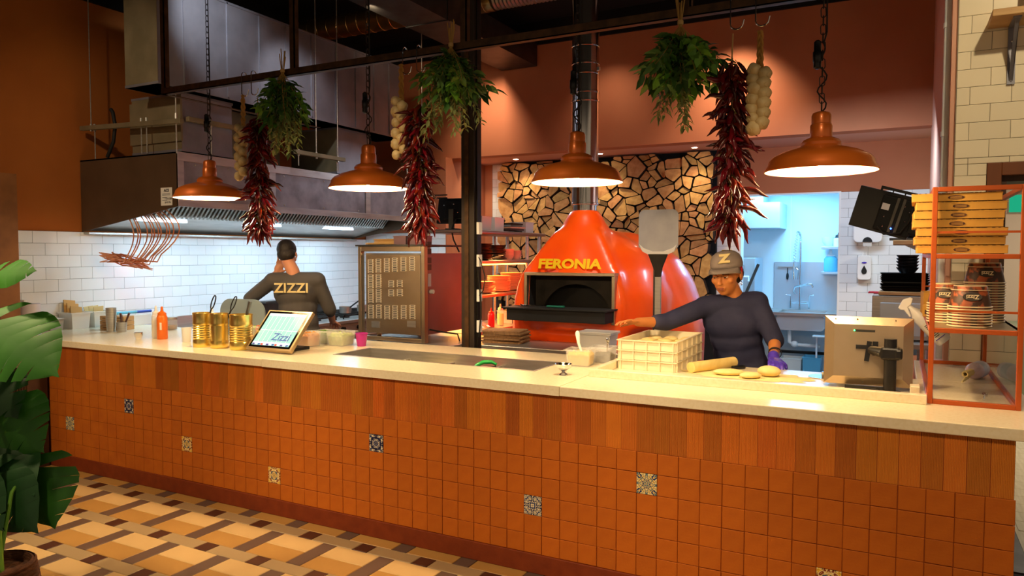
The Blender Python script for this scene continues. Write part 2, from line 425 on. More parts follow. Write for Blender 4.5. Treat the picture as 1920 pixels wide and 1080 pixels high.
for i in range(-3, 24):
    for j in range(-9, 2):
        bx, by = .696+.405*(i-3), FY+.405*j
        for q, (me, dx, dy, w, h) in enumerate(FT):
            x, y = bx+dx, by+dy
            if y > .02 or y+h < -4.0: continue
            near = (.2 < x < 5.0 and y > -1.75 and y > -.55-.42*(5.0-x) )
            if near:
                o = link('tile', me, fl, (x, y, 0))
                if y+h > .03: o.scale.y = (.03-y)/h
            else: rest.setdefault(me.materials[0].name, []).append((x, y, w, min(h, .03-y)))
for mn, l in rest.items():
    m = MB()
    for x, y, w, h in l: m.box((x+.0015, y+.0015, -.008), (x+w-.0015, y+h-.0015, 0))
    o = m.build('tile_field', mn, fl); o['kind'] = 'stuff'
MB().box((-3, 1.2, -.008), (7.4, 9.5, -.001)).build('kitchen_floor', 'steel_dark', fl)
MB().box((7.0, 1.2, -.001), (10.5, 9.5, .001)).build('side_room_floor', 'pale_floor', fl)
for k in range(14): MB().box((7.02, 1.9+.19*k, .001), (9.3, 1.9+.19*k+.186, .004)).build('plank', 'pale_floor', fl)
# ceiling
slab('ceiling', (-3, -7, 4.55), (10.5, 9.5, 4.65), 'ceiling_black')
# left wall: painted above, tiled below (only behind the counter)
wl = sroot('wall_left', (LX, 2.4, 0))
MB().box((LX-.2, -6, 0), (LX-.006, 4.9, 4.6)).build('plaster', 'paint_orange', wl, w=True)
MB().box((LX-.006, .09, .9), (LX, 4.85, 1.868)).build('grout_bed', 'grout_dark', wl, w=True)
MB().box((LX-.02, -6, 3.98), (LX+.03, 4.9, 4.55)).build('wall_band', 'ceiling_black', wl, w=True)
bond_wall(wl, 'white_tile', (LX+.008, 0, 0), (0, 1, 0), PI/2, .09, 4.845, .92, 1.866, .114, 1.759-10*TH, TP, TH, par=0)
# back of the left kitchen
wb = sroot('wall_back_left', (.4, 4.85, 0))
MB().box((LX-.2, 4.85, 0), (1.02, 5.0, 2.941)).build('plaster', 'paint_terracotta', wb, w=True)
MB().box((LX, 4.846, .9), (1.02, 4.852, 1.95)).build('grout_bed', 'grout_dark', wb, w=True)
bond_wall(wb, 'white_tile', (0, 4.838, 0), (1, 0, 0), 0, LX+.01, 1.018, .92, 1.95, LX+.05, 1.759-10*TH, TP, TH)
# bulkhead, soffit, recess
slab('wall_bulkhead', (LX-.2, 5.0, 2.941), (6.70, 5.2, 4.268), 'paint_terracotta')
slab('trim_1', (LX-.2, 4.96, 4.268), (6.72, 5.3, 4.56), 'ceiling_black')
slab('ceiling_recess', (LX-.2, 5.2, 2.941), (6.72, 6.0, 3.05), 'paint_pink')
slab('wall_recess_left', (.9, 5.0, 0), (1.02, 5.9, 2.941), 'paint_terracotta')
BY = 5.897
wr = sroot('wall_back', (3.0, BY, 0))
MB().box((.9, BY, 0), (4.62, BY+.15, 2.95)).box((4.62, BY, 2.385), (5.72, BY+.15, 2.95)).box((5.72, BY, 0), (6.8, BY+.15, 2.95)).build('plaster', 'paint_terracotta', wr, w=True)
MB().box((1.14, BY-.003, .8), (1.32, BY+.001, 2.95)).box((4.33, BY-.003, .6), (4.62, BY+.001, 2.0)).box((5.725, BY-.003, .55), (6.64, BY+.001, 2.385)).build('grout_bed', 'grout_dark', wr, w=True)
bond_wall(wr, 'white_tile', (0, BY-.010, 0), (1, 0, 0), 0, 1.145, 1.315, 1.2, 2.94, 1.1, 1.659-10*TH, TP, TH)
bond_wall(wr, 'white_tile', (0, BY-.010, 0), (1, 0, 0), 0, 4.335, 4.615, 1.0, 2.0, 4.3, 1.659-10*TH, TP, TH)
bond_wall(wr, 'white_tile', (0, BY-.010, 0), (1, 0, 0), 0, 5.73, 6.64, .62, 2.384, 5.71+.212, 1.66-10*TH, TP, TH, par=1)
MB().box((4.6, BY-.012, 0), (4.625, BY+.17, 2.39)).box((5.715, BY-.014, 0), (5.735, BY+.17, 2.39)).box((4.6, BY-.012, 2.375), (5.735, BY+.17, 2.392)).build('opening_trim', 'white_plastic', wr, w=True)
# dishwashing room beyond the opening
ws = sroot('wall_wash_room', (5.2, 7.6, 0))
MB().box((4.0, 7.6, 0), (6.3, 7.75, 2.7)).box((3.9, 6.05, 0), (4.0, 7.75, 2.7)).box((6.2, 6.05, 0), (6.3, 7.75, 2.7)).build('cladding', 'white_wall', ws, w=True)
for xx in (4.98, 5.62): MB().box((xx, 7.592, .9), (xx+.012, 7.6, 2.6)).build('joint_strip', 'white_plastic', ws, w=True)
cw = sroot('ceiling_wash_room', (5.2, 6.8, 2.6))
for i in range(4):
    for j in range(3): MB().box((4.0+.575*i+.004, 6.05+.52*j+.004, 2.60), (4.57+.575*i, 6.565+.52*j, 2.62)).build('panel', 'white_wall', cw, w=True)
MB().box((4.0, 6.05, 2.622), (6.3, 7.75, 2.66)).build('grid', 'white_plastic', cw, w=True)
# right-hand tiled wall beside the passage
wt = sroot('wall_right', (7.0, 1.9, 0))
def dskip(x, z): return x > 6.80 and z < 2.222
MB().box((6.628, 1.91, 0), (6.80, 2.35, 4.5)).box((6.80, 1.91, 2.222), (8.6, 2.35, 4.5)).build('plaster', 'cream_tile', wt, w=True)
MB().box((6.63, 1.9055, .9), (6.80, 1.911, 4.5)).box((6.80, 1.9055, 2.222), (8.0, 1.911, 4.5)).build('grout_bed', 'grout_dark', wt, w=True)
bond_wall(wt, 'cream_tile', (0, 1.9, 0), (1, 0, 0), 0, 6.63, 6.80, 1.0, 2.222, 6.63+.07, 2.58-20*TH, TP, TH)
bond_wall(wt, 'cream_tile', (0, 1.9, 0), (1, 0, 0), 0, 6.63, 7.65, 2.222, 3.75, 6.63+.07, 2.58-20*TH, TP, TH)
t2 = sroot('trim_2', (6.62, 2.0, 0))
MB().box((6.60, 1.93, 0), (6.628, 5.2, 4.5)).build('corner_wall', 'paint_pink', t2, w=True)
MB().cyl((6.585, 2.05, 1.0), (6.585, 2.05, 4.5), .024, n=14).build('pipe', 'pipe_white', t2, w=True, smooth=True)
for zz in (2.42, 3.1, 3.75): MB().cyl((6.585, 2.05, zz), (6.585, 2.05, zz+.03), .029, n=14).build('pipe_clip', 'pipe_white', t2, w=True, smooth=True)
# doorway in that wall
dr = sroot('door_1', (6.9, 1.9, 0))
MB().box((6.80, 1.885, 0), (6.875, 2.36, 2.222)).box((6.875, 1.885, 2.145), (8.0, 2.36, 2.222)).build('architrave', 'door_brown', dr, w=True, bevel=.004)
MB().box((6.875, 1.93, 0), (6.905, 2.36, 2.145)).box((6.905, 1.93, 2.11), (8.0, 2.36, 2.145)).build('jamb', 'wood_dark', dr, w=True)
MB().box((6.897, 1.925, 1.0), (6.908, 1.94, 1.2)).build('strike_plate', 'steel', dr, w=True)
slab('wall_side_room', (6.9, 6.2, 0), (10.5, 6.3, 4.5), 'side_wall')
slab('wall_side_end', (10.4, 1.2, 0), (10.5, 6.2, 4.5), 'side_wall')
sc_ = MB().box((7.25, 5.2, 0), (9.6, 6.15, .95)).build('side_cabinet', 'side_cabinet'); tag(sc_, 'long green-grey cabinet in the room beyond the doorway', 'cabinet')
ex = thing('exit_sign', 'glowing green exit sign beyond the brown doorway', 'sign', (7.16, 2.9, 2.03))
MB().cbox((0, 0, 0), (.30, .04, .15)).build('housing', 'white_plastic', ex, bevel=.006)
MB().cbox((0, -.022, 0), (.27, .006, .12)).build('face', 'exit_green', ex)
MB().cyl((0, 0, .07), (0, 0, 2.5), .008, n=8).build('drop_rod', 'steel', ex)
# ------------------------------------------------------------- service counter
ct = thing('service_counter', 'long terracotta-tiled service counter with ribbed tile band and painted tiles', 'counter', (3.6, .5, 0))
MB().box((.40, .0065, 0), (6.76, 1.08, .79)).box((.40, .0065, .79), (3.0, 1.08, .95)).box((4.53, .0065, .79), (6.76, 1.08, .95)).box((3.0, .0065, .79), (4.53, .34, .95)).box((3.0, .76, .79), (4.53, 1.08, .95)).box((6.44, 1.08, 0), (6.82, 1.89, .95)).build('body', 'grout_rust', ct, w=True)
MB().box((.40, -.006, 0), (6.765, .013, .103)).build('skirting', 'skirting_red', ct, w=True, bevel=.004)
PC = .102
tm = tile_mesh('tile', PC-.0022, .0075, PC-.0022, 'terracotta', .002)
dms = {k: tile_mesh('painted_tile', PC-.002, .0085, PC-.002, k, .001) for k in ('deco_blue', 'deco_blue_fine', 'deco_yellow', 'deco_mixed')}
DEC = {(-21, 3): 'deco_mixed', (-14, 1): 'deco_blue', (-8, 3): 'deco_yellow', (0, 4): 'deco_yellow', (8, 1): 'deco_blue', (18, 3): 'deco_blue_fine', (24, 1): 'deco_mixed', (32, 4): 'deco_yellow'}
DL = {(-21, 3): 'small blue and yellow patterned tile', (-14, 1): 'blue lattice patterned tile'}
m = MB()
for n in range(-23, 39):
    for k in range(6):
        x, z = 2.788+n*PC, .715-(k+1)*PC
        if (n, k) in DEC:
            link('painted_tile', dms[DEC[(n, k)]], ct, (x-3.6+.001, -.0015-.5, z+.001)); continue
        if n < -10: 
            g = .0011; y = R.uniform(-.0006, .0006)
            m.box((x+g, y, z+g), (x+PC-g, .0075, z+PC-g)); continue
        link('tile', tm, ct, (x-3.6+.0015+R.uniform(-.0006, .0006), -.5+R.uniform(-.0007, .0007), z+.0012+R.uniform(-.0005, .0005)), (R.uniform(-.007, .007), R.uniform(-.005, .005), R.uniform(-.007, .007)))
o = m.build('tile_field', 'terracotta', ct, w=True); o['kind'] = 'stuff'
# ribbed band
def ribbed():
    w, h, n = .0782, .232, 14; m = MB(); p = w/n; vs = []; fs = []
    prof = [(0, .014)]
    for i in range(n): prof += [(i*p+p*.12, .002), (i*p+p*.62, .002), (i*p+p*.72, .0048), (i*p+p*1.0, .0048)]
    prof += [(w, .014)]
    k = len(prof)
    vs = [(a, b, 0) for a, b in prof]+[(a, b, h) for a, b in prof]
    fs = [(i, i+1, k+i+1, k+i) for i in range(k-1)]+[tuple(range(k)), tuple(reversed(range(k, 2*k)))]
    m.add(vs, fs); return m.mesh('ribbed_tile', 'ribbed_clay')
rm = ribbed()
for i in range(79): link('ribbed_tile', rm, ct, (.425+i*.0802-3.6, -.5+.001, .716), (0, 0, 0))
# worktop
wt_ = thing('worktop', 'cream quartz worktop running the length of the counter', 'worktop', (3.3, .5, .95))
MB().box((LX+.004, -.016, .951), (2.7585, 1.10, 1.0)).build('slab', 'quartz', wt_, w=True, bevel=.004)
hx0, hx1, hy0, hy1 = 3.03, 4.50, .37, .735
m = MB()
for a, b in (((2.7595, -.016), (hx0, 1.10)), ((hx1, -.016), (4.8295, 1.10)), ((hx0, -.016), (hx1, hy0)), ((hx0, hy1), (hx1, 1.10))): m.box((a[0], a[1], .951), (b[0], b[1], 1.0))
m.build('slab', 'quartz', wt_, w=True)
MB().box((4.8305, -.016, .951), (6.885, 1.10, 1.0)).build('slab', 'quartz', wt_, w=True, bevel=.004)
MB().box((6.44, 1.101, .951), (6.885, 1.895, 1.0)).build('slab', 'quartz', wt_, w=True, bevel=.003)
MB().box((4.85, .335, 1.0), (6.465, .375, 1.043)).box((4.85, .375, 1.0), (4.885, 1.10, 1.043)).build('upstand', 'quartz', wt_, w=True, bevel=.003)
MB().box((6.40, .42, 1.0), (6.44, .50, 1.065)).build('upstand_end', 'quartz', wt_, w=True, bevel=.003)
# inset ingredient well
wl_ = thing('ingredient_well', 'long stainless ingredient well sunk into the worktop', 'well', (3.77, .55, .80))
t = .004
MB().box((hx0, hy0, .80), (hx1, hy1, .804)).box((hx0, hy0, .80), (hx0+t, hy1, 1.001)).box((hx1-t, hy0, .80), (hx1, hy1, 1.001)).box((hx0, hy0, .80), (hx1, hy0+t, 1.001)).box((hx0, hy1-t, .80), (hx1, hy1, 1.001)).build('basin', 'steel', wl_, w=True)
MB().box((hx0-.012, hy0-.012, 1.0), (hx1+.012, hy0, 1.0025)).box((hx0-.012, hy1, 1.0), (hx1+.012, hy1+.012, 1.0025)).box((hx0-.012, hy0, 1.0), (hx0, hy1, 1.0025)).box((hx1, hy0, 1.0), (hx1+.012, hy1, 1.0025)).build('rim', 'steel', wl_, w=True)
for i, xx in enumerate((3.36, 3.72, 4.08)):
    MB().box((xx, hy0+t, .94), (xx+.02, hy1-t, .95)).build('divider_bar', 'steel', wl_, w=True)
# ------------------------------------------------------------- rail, hooks, pendant lamps
RY, RZ = .05, 2.775
rl = thing('hanging_rail', 'rusty steel utensil rail hung from the ceiling above the counter', 'rail', (4.3, RY, RZ))
MB().box((1.77, RY-.003, RZ), (7.6, RY+.003, RZ+.042)).box((1.77, RY-.003, RZ), (7.6, RY+.038, RZ+.005)).build('rail_bar', 'rust_steel', rl, w=True)
for xx in (1.785, 2.985, 4.225, 5.44, 6.65):
    MB().box((xx-.02, RY+.003, RZ+.02), (xx+.02, RY+.008, 4.55)).box((xx+.012, RY+.003, RZ+.02), (xx+.02, RY+.04, 4.55)).build('hanger', 'rust_steel', rl, w=True)
MB().box((1.77, RY+.0, RZ), (1.81, 1.6, RZ+.005)).build('return_bar', 'rust_steel', rl, w=True)
def hook_mesh():
    P = []; r = .022
    for i in range(9): a = PI*1.05-PI*1.05*i/8; P.append((r*math.cos(a), 0, .0+r*math.sin(a)))
    P = [(0, -x+.0, z) for x, _, z in P]      # curl over the rail in y
    top = [(0, .022*math.cos(a), .022*math.sin(a)) for a in [PI*(-.1+1.1*i/8) for i in range(9)]]
    low = [(.028-.028*math.cos(a), -.022, -.115-.022*math.sin(a)) for a in [PI*i/7 for i in range(8)]]
    m = MB(); m.tube(top+low+[(.06, -.022, -.098)], .0032, 8); return m.mesh('s_hook', 'chrome', True)
hm = hook_mesh()
HK = [(2.56, 'steel s-hook carrying the leftmost garlic braid', 0), (2.646, 'steel s-hook carrying the leftmost chilli string', 0), (3.832, 'steel s-hook carrying the middle garlic braid', 0), (3.927, 'steel s-hook carrying the middle chilli string', 0),
      (5.643, 'steel s-hook carrying the rightmost chilli string', 0), (5.753, 'steel s-hook carrying the rightmost garlic braid', 0)]
for x, lb, a in HK:
    o = link('s_hook', hm, None, (x-.0, RY+.012, RZ+.047-.022+.019)); tag(o, lb, 'hook', 'hooks on the rail')
def lamp(x, y, zrim, label):
    t = thing('pendant_lamp', label, 'lamp', (x, y, zrim), group='copper pendant lamps')
    R0 = .24
    outer = [(R0, 0), (R0+.003, .004), (R0-.012, .028), (.222, .05), (.205, .068), (.165, .088), (.12, .102), (.088, .11), (.084, .116), (.086, .128), (.075, .142), (.056, .15), (.046, .154)]
    MB().lathe(outer+[(.046, .158)], n=48, cap=False).build('shade', 'copper_paint', t, True)
    inner = [(R0-.002, .001), (R0-.016, .026), (.216, .046), (.20, .062), (.16, .082), (.115, .096), (.08, .104), (.04, .13)]
    MB().lathe(inner, n=48, cap=False).build('inner_shade', 'lamp_white', t, True)
    MB().lathe([(.046, .15), (.047, .155), (.047, .205), (.045, .208), (.045, .211), (.042, .214), (.042, .25), (.036, .262), (.02, .268), (.008, .27)], n=28).build('lamp_neck', 'copper_paint', t, True)
    MB().ell((0, 0, .06), (.032, .032, .042), 16, 10).build('bulb', 'bulb', t, True)
    MB().cyl((0, 0, .09), (0, 0, .13), .018, n=12).build('bulb_holder', 'white_plastic', t, True)
    # chain and twisted flex
    ch = MB(); z = .268; k = 0
    while z < 4.55-zrim:
        L_, w_ = .046, .011; pts = []
        for i in range(12):
            a = 2*PI*i/12; px = w_*math.cos(a); pz = (L_/2-w_)*(1 if math.sin(a) > 0 else -1)+w_*math.sin(a)
            pts.append((px, 0, pz+z+L_/2) if k % 2 else (0, px, pz+z+L_/2))
        pts.append(pts[0]); ch.tube(pts, .0024, 5, False); z += L_-.008; k += 1
    ch.build('chain', 'black_steel', t, True)
    fx = [(.012*math.sin(i*.9)*(1.6 if i < 12 else .7), .012*math.cos(i*.8), .268+i*.018) for i in range(18)]
    fx += [(.016, 0, .62), (.012, .004, .9), (.01, 0, 1.4), (.008, 0, 4.55-zrim)]
    MB().tube(fx, .0035, 6).build('flex', 'rubber', t, True)
    cg = MB().lathe([(.008, 0), (.017, .006), (.017, .03), (.02, .034), (.02, .075), (.016, .08), (.016, .12), (.008, .128)], c=(-.022, 0, .46), n=14).build('flex_connector', 'black_plastic', t, True)
    lp = bpy.data.lights.new('lamp_light', 'POINT'); lp.energy = 34; lp.color = (1, .70, .38); lp.shadow_soft_size = .04
    lo = bpy.data.objects.new('lamp_light', lp); C.objects.link(lo); lo.parent = t; lo.location = (0, 0, .02)
    return t
lamp(2.06, .2, 2.055, 'copper pendant lamp in front of the extraction hood end panel')
lamp(3.455, .2, 2.068, 'copper pendant lamp left of the middle chilli string')
lamp(4.832, .2, 2.044, 'copper pendant lamp in front of the oven flue')
lamp(6.018, .2, 2.043, 'copper pendant lamp right of the rightmost garlic braid')

# ------------------------------------------------------------- chillies, garlic, herbs
def chili_mesh(L, r, bend, seed):
    rr = random.Random(seed); n = 7; P = []; RR = []
    for i in range(n+1):
        u = i/n; P.append((bend*math.sin(u*2.2)*L*.35+.004*math.sin(u*9+seed), .25*bend*math.sin(u*4+seed)*L*.2, -u*L))
        RR.append(r*(.55+.5*math.sin(min(1, u*2.2)*PI/2))*(1-u**2.2)+.0012)
    m = MB(); m.tube(P, RR, 7); n1 = len(m.f)
    m.tube([(0, 0, 0), (0, 0, .006)], [r*.6, r*.45], 6); m.tube([(0, 0, .006), (.003, 0, .022)], .0018, 5)
    me = m.mesh('chili', ['chili_red', 'chili_stem'], True, 80)
    for i, p in enumerate(me.polygons):
        if i >= n1: p.material_index = 1
    return me
CM = [chili_mesh(.092, .0112, .55, 1), chili_mesh(.10, .0105, -.6, 2), chili_mesh(.082, .0125, .35, 3), chili_mesh(.108, .0098, .75, 4), chili_mesh(.095, .011, -.3, 5)]
def ristra(x, ztop, zbot, label, seed, n=190):
    rr = random.Random(seed)
    t = thing('chili_string', label, 'chilli string', (x, RY-.01, zbot), group='dried chilli strings')
    H = ztop-zbot
    zk = RZ-.11-zbot
    MB().tube([(0, 0, .1), (.004, 0, H*.5), (-.004, 0, H-.04), (0, 0, zk)], .0035, 6).build('string', 'string_jute', t)
    for i in range(n):
        u = (i+rr.random())/n; a = i*2.4+rr.uniform(-.5, .5)
        z = .085+u*(H-.10)
        tilt = rr.uniform(.28, .95) if u > .06 else rr.uniform(.05, .4)
        if rr.random() < .14: tilt = rr.uniform(.9, 1.5)
        env = .9 if u < .86 else 1.0-(u-.86)*2.0
        rad = rr.uniform(.012, .052)*env*(.7 if u < .1 else 1)
        q = Euler((0, 0, a)).to_matrix() @ Euler((0, -tilt, 0)).to_matrix() @ Euler((0, 0, rr.uniform(0, 6))).to_matrix()
        link('chili', rr.choice(CM), t, (rad*math.cos(a), rad*math.sin(a), z), q.to_euler(), (rr.uniform(.9, 1.25),)*3)
    return t
ristra(2.70, 2.555, 1.725, 'dried red chilli string beside the leftmost garlic braid', 11)
ristra(3.945, 2.515, 1.712, 'dried red chilli string right of the second copper lamp', 12)
ristra(5.655, 2.55, 1.715, 'dried red chilli string above the dough cook in navy', 13)
def bulb_mesh():
    m = MB(); n = 20; vs = []; fs = []
    prof = [(.001, -.026), (.010, -.0255), (.020, -.021), (.0265, -.010), (.0265, .002), (.020, .014), (.011, .022), (.007, .03), (.006, .042)]
    for r, z in prof:
        for k in range(n):
            a = 2*PI*k/n; q = 1+.07*math.cos(5*a)*min(1, r/.02); vs.append((r*q*math.cos(a), r*q*math.sin(a), z))
    for i in range(len(prof)-1):
        for k in range(n): k2 = (k+1) % n; fs.append((i*n+k, i*n+k2, (i+1)*n+k2, (i+1)*n+k))
    m.add(vs, fs); m.lathe([(.0085, -.0275), (.009, -.0245)], n=10); return m.mesh('garlic_bulb', 'garlic_skin', True, 80)
GM = bulb_mesh()
def garlic(x, ztop, zbot, label, seed, nb, sc=1.0):
    rr = random.Random(seed); t = thing('garlic_braid', label, 'garlic braid', (x, RY-.015, zbot), group='garlic braids'); H = ztop-zbot
    br = MB()
    for k in range(3):
        P = []
        for i in range(46):
            u = i/45; a = u*26+k*2*PI/3; amp = .011*(1.15-.4*u); P.append((amp*math.sin(a), .006*math.sin(2*a), .05+u*(H-.05)))
        br.tube(P, [.0085*(1.1-.35*i/45) for i in range(46)], 6)
    br.build('braid', 'garlic_braid', t, True)
    for i in range(nb):
        u = i/(nb-1); z = .03+u*H*.56; a = -PI/2+(.75 if i % 2 else -.75)+rr.uniform(-.25, .25); tl = rr.uniform(1.0, 1.5)
        q = Euler((0, 0, a)).to_matrix() @ Euler((0, -PI+tl*.0+1.9, 0)).to_matrix()
        link('garlic_bulb', GM, t, (.026*sc*math.cos(a), .026*sc*math.sin(a), z), q.to_euler(), (sc*rr.uniform(.92, 1.12),)*3)
    return t
garlic(2.575, 2.69, 2.14, 'garlic braid hanging leftmost, half hidden by chillies', 21, 11, 1.1)
garlic(3.825, 2.74, 2.20, 'garlic braid hanging left of the middle chilli string', 22, 11, 1.1)
garlic(5.775, 2.66, 2.20, 'garlic braid hanging free to the right of all chillies', 23, 13, 1.15)
def leafy(kind, seed):
    """one sprig: stem along -z with leaves"""
    rr = random.Random(seed); m = MB(); L = {'basil': .30, 'bay': .30, 'sage': .46, 'rosemary': .32}[kind]
    P = [(.02*math.sin(3*u+seed)*u, .02*math.cos(2*u+seed)*u, -u*L) for u in [i/6 for i in range(7)]]
    m.tube(P, [.0028*(1-.6*i/6) for i in range(7)], 5); n1 = len(m.f)
    n, ll, lw, st = {'basil': (17, .066, .042, .25), 'bay': (18, .078, .030, .2), 'sage': (34, .052, .018, .3), 'rosemary': (70, .024, .0032, .1)}[kind]
    for i in range(n):
        u = st+(1-st)*(i+.5)/n; a = i*2.4+rr.uniform(-.4, .4); s = rr.uniform(.7, 1.15)
        k = min(5, int(u*6)); b = Vector(P[k]).lerp(Vector(P[k+1]), u*6-k)
        T = Matrix.Translation(b) @ Euler((0, 0, a)).to_matrix().to_4x4() @ Euler((0, rr.uniform(.15, 1.0), 0)).to_matrix().to_4x4()
        l, w = ll*s, lw*s/2; f = w*.45; dr = -l*.22
        vs = [(0, 0, 0), (l*.3, w*.85, f), (l*.62, w*.9, f+dr*.4), (l, 0, dr), (l*.62, -w*.9, f+dr*.4), (l*.3, -w*.85, f), (l*.3, 0, 0), (l*.62, 0, dr*.3)]
        m.add(vs, [(0, 6, 1), (1, 6, 7, 2), (2, 7, 3), (0, 5, 6), (5, 4, 7, 6), (4, 3, 7)], T)
    return m, n1
SPR = {}
for kd, mt_ in (('basil', 'leaf_bright'), ('bay', 'leaf_deep'), ('sage', 'leaf_sage'), ('rosemary', 'leaf_deep')):
    SPR[kd] = []
    for sd in (1, 2):
        m, n1 = leafy(kd, sd); me = m.mesh('sprig', ['stem_straw', mt_], True, 70)
        for i, p in enumerate(me.polygons): p.material_index = 0 if i < n1 else 1
        SPR[kd].append(me)
def herbs(x, label, seed, mix, ztie, spread):
    rr = random.Random(seed); t = thing('herb_bunch', label, 'herb bunch', (x, RY-.028, ztie), group='herb bunches on the rail')
    st = MB()
    for i in range(9):
        a = rr.uniform(0, 6.28); st.tube([(.008*math.cos(a), .008*math.sin(a), -.05), (.006*math.cos(a), .006*math.sin(a), 0), (.022*math.cos(a), .014*math.sin(a), rr.uniform(.08, .14))], .0028, 6)
    st.build('cut_stems', 'stem_straw', t, True)
    MB().lathe([(.012, -.008), (.014, -.004), (.014, .008), (.012, .012)], n=14).build('tie', 'string_jute', t, True)
    for i, kd in enumerate(mix):
        a = i*2.4+rr.uniform(-.3, .3); tl = spread*math.sqrt((i % 17+.5)/17)*rr.uniform(.7, 1.1)
        if kd == 'sage': tl *= .42
        q = Euler((0, 0, a)).to_matrix() @ Euler((0, -tl, 0)).to_matrix() @ Euler((0, 0, rr.uniform(0, 6))).to_matrix()
        link('sprig', rr.choice(SPR[kd]), t, (0, 0, -.01), q.to_euler(), (rr.uniform(.8, 1.12),)*3)
    return t
herbs(2.935, 'green herb bunch hanging left, sage and bay leaves trailing', 31, ['basil', 'bay', 'sage', 'bay', 'rosemary', 'sage', 'basil', 'bay', 'sage']*5, 2.80, .62)
herbs(4.165, 'green herb bunch hanging beside the steel column', 32, ['basil', 'basil', 'bay', 'sage', 'rosemary', 'basil', 'bay', 'sage', 'bay']*5, 2.80, .80)
herbs(5.42, 'green herb bunch hanging left of the rightmost chilli string', 33, ['basil', 'bay', 'bay', 'basil', 'sage', 'bay', 'basil']*6, 2.74, .82)
# ------------------------------------------------------------- extraction hood and ductwork
mat('hood_side', '#6a543e', .45, .45, col2='#5e4a36', scale=3)
mat('hood_front', '#b8b4b4', .35, .7, col2='#a29ea0', scale=3, stretch=(1, 1, 6))
mat('hood_panel', '#96929a', .45, .6, col2='#716d74', scale=5, lo=.42, hi=.72)
hd = thing('extraction_hood', 'long stainless extraction hood over the cooking line', 'extractor hood', (.34, 2.4, 1.866))
HX, HY0, HY1 = 1.0, .769, 4.55
def side_panel(y0, y1, nm):
    MB().prism([(LX+.003, 1.866), (HX, 2.064), (HX, 2.518), (LX+.003, 2.518)], y0, y1, 'y').build(nm, 'hood_side', hd, w=True)
side_panel(HY0, HY0+.012, 'end_panel'); side_panel(HY1-.012, HY1, 'end_panel')
MB().box((LX+.003, HY0, 2.506), (HX, HY1, 2.518)).build('top_panel', 'galvanised', hd, w=True)
MB().box((HX-.012, HY0, 2.064), (HX+.004, HY1, 2.125)).box((HX-.012, HY0, 2.445), (HX+.004, HY1, 2.520)).build('front_rail', 'hood_front', hd, w=True, bevel=.002)
edges = [HY0, HY0+.06, 1.78, 1.86, 3.22, 3.30, 4.48, HY1]
for a, b in ((0, 1), (2, 3), (4, 5), (6, 7)): MB().box((HX-.012, edges[a], 2.125), (HX+.004, edges[b], 2.445)).build('front_mullion', 'hood_front', hd, w=True)
for a, b in ((1, 2), (3, 4), (5, 6)):
    p_ = MB().box((HX-.014, edges[a], 2.125), (HX-.006, edges[b], 2.445)).build('front_panel', 'hood_panel', hd, w=True)
    for yy in (edges[a]+.12, (edges[a]+edges[b])/2, edges[b]-.12):
        for zz in (2.145, 2.425): 
            q = MB().ell((HX-.005, yy, zz), (.004, .009, .009), 8, 6).build('bolt', 'steel', p_, True); q.location = -hd.location
MB().box((LX+.003, HY0+.012, 1.845), (LX+.09, HY1, 1.866)).build('grease_gutter', 'steel', hd, w=True, bevel=.003)
MB().prism([(LX+.02, 1.88), (LX+.02, 1.95), (.25, 2.03), (.25, 2.02)], HY0+.02, HY1-.02, 'y').build('inner_back', 'steel', hd, w=True)
MB().prism([(.62, 2.45), (.25, 2.03), (.255, 2.02), (.635, 2.45)], HY0+.02, HY1-.02, 'y').build('filter_back', 'steel_dark', hd, w=True)
fm = MB(); 
for i in range(3): pass
sl = MB().prism([(.635, 2.44), (.262, 2.018), (.285, 2.0), (.657, 2.42)], 0, .022, 'y').mesh('filter_slat', 'steel')
k = 0; y = HY0+.06
while y < HY1-.1:
    link('filter_slat', sl, hd, (-.34, y-2.4, -1.866)); y += .048
for yy in (1.3, 2.55, 3.8): 
    MB().box((.02, yy-.26, 1.972), (.12, yy+.26, 1.99)).build('strip_lamp', 'lamp_glow_cool', hd, w=True)
for yy in (1.05, 1.62): MB().lathe([(.02, 0), (.022, -.03), (.012, -.05), (.006, -.06)], c=(.62, yy, 2.36), n=12).build('sprinkler_nozzle', 'chrome', hd, w=True, smooth=True)
st_ = MB().box((.79, HY0-.004, 2.075), (.93, HY0, 2.225)).build('service_sticker', 'paper', hd, w=True)
def flat_text(txt, size, mt, parent, loc, rot=(PI/2, 0, 0), ext=.0004, sx=1.0, off=0, name='lettering'):
    me = text_mesh(txt, size, mt, ext, sx, off, name); l = parent.location if parent else Vector((0, 0, 0))
    return link(name, me, parent, Vector(loc)-l, rot)
q = flat_text('ACS', .034, 'ink', hd, (.865, HY0-.006, 2.20), off=.001)
for i, (x0, x1, zz) in enumerate(((.81, .91, 2.17), (.81, .91, 2.16), (.81, .87, 2.14), (.81, .87, 2.115))): MB().box((x0, HY0-.005, zz), (x1, HY0-.0045, zz+.003)).build('print_line', 'ink', hd, w=True)
q = flat_text('11/11/20', .024, 'ink', hd, (.885, HY0-.006, 2.13)); q = flat_text('(A.E. Mc', .022, 'ink', hd, (.88, HY0-.006, 2.10))
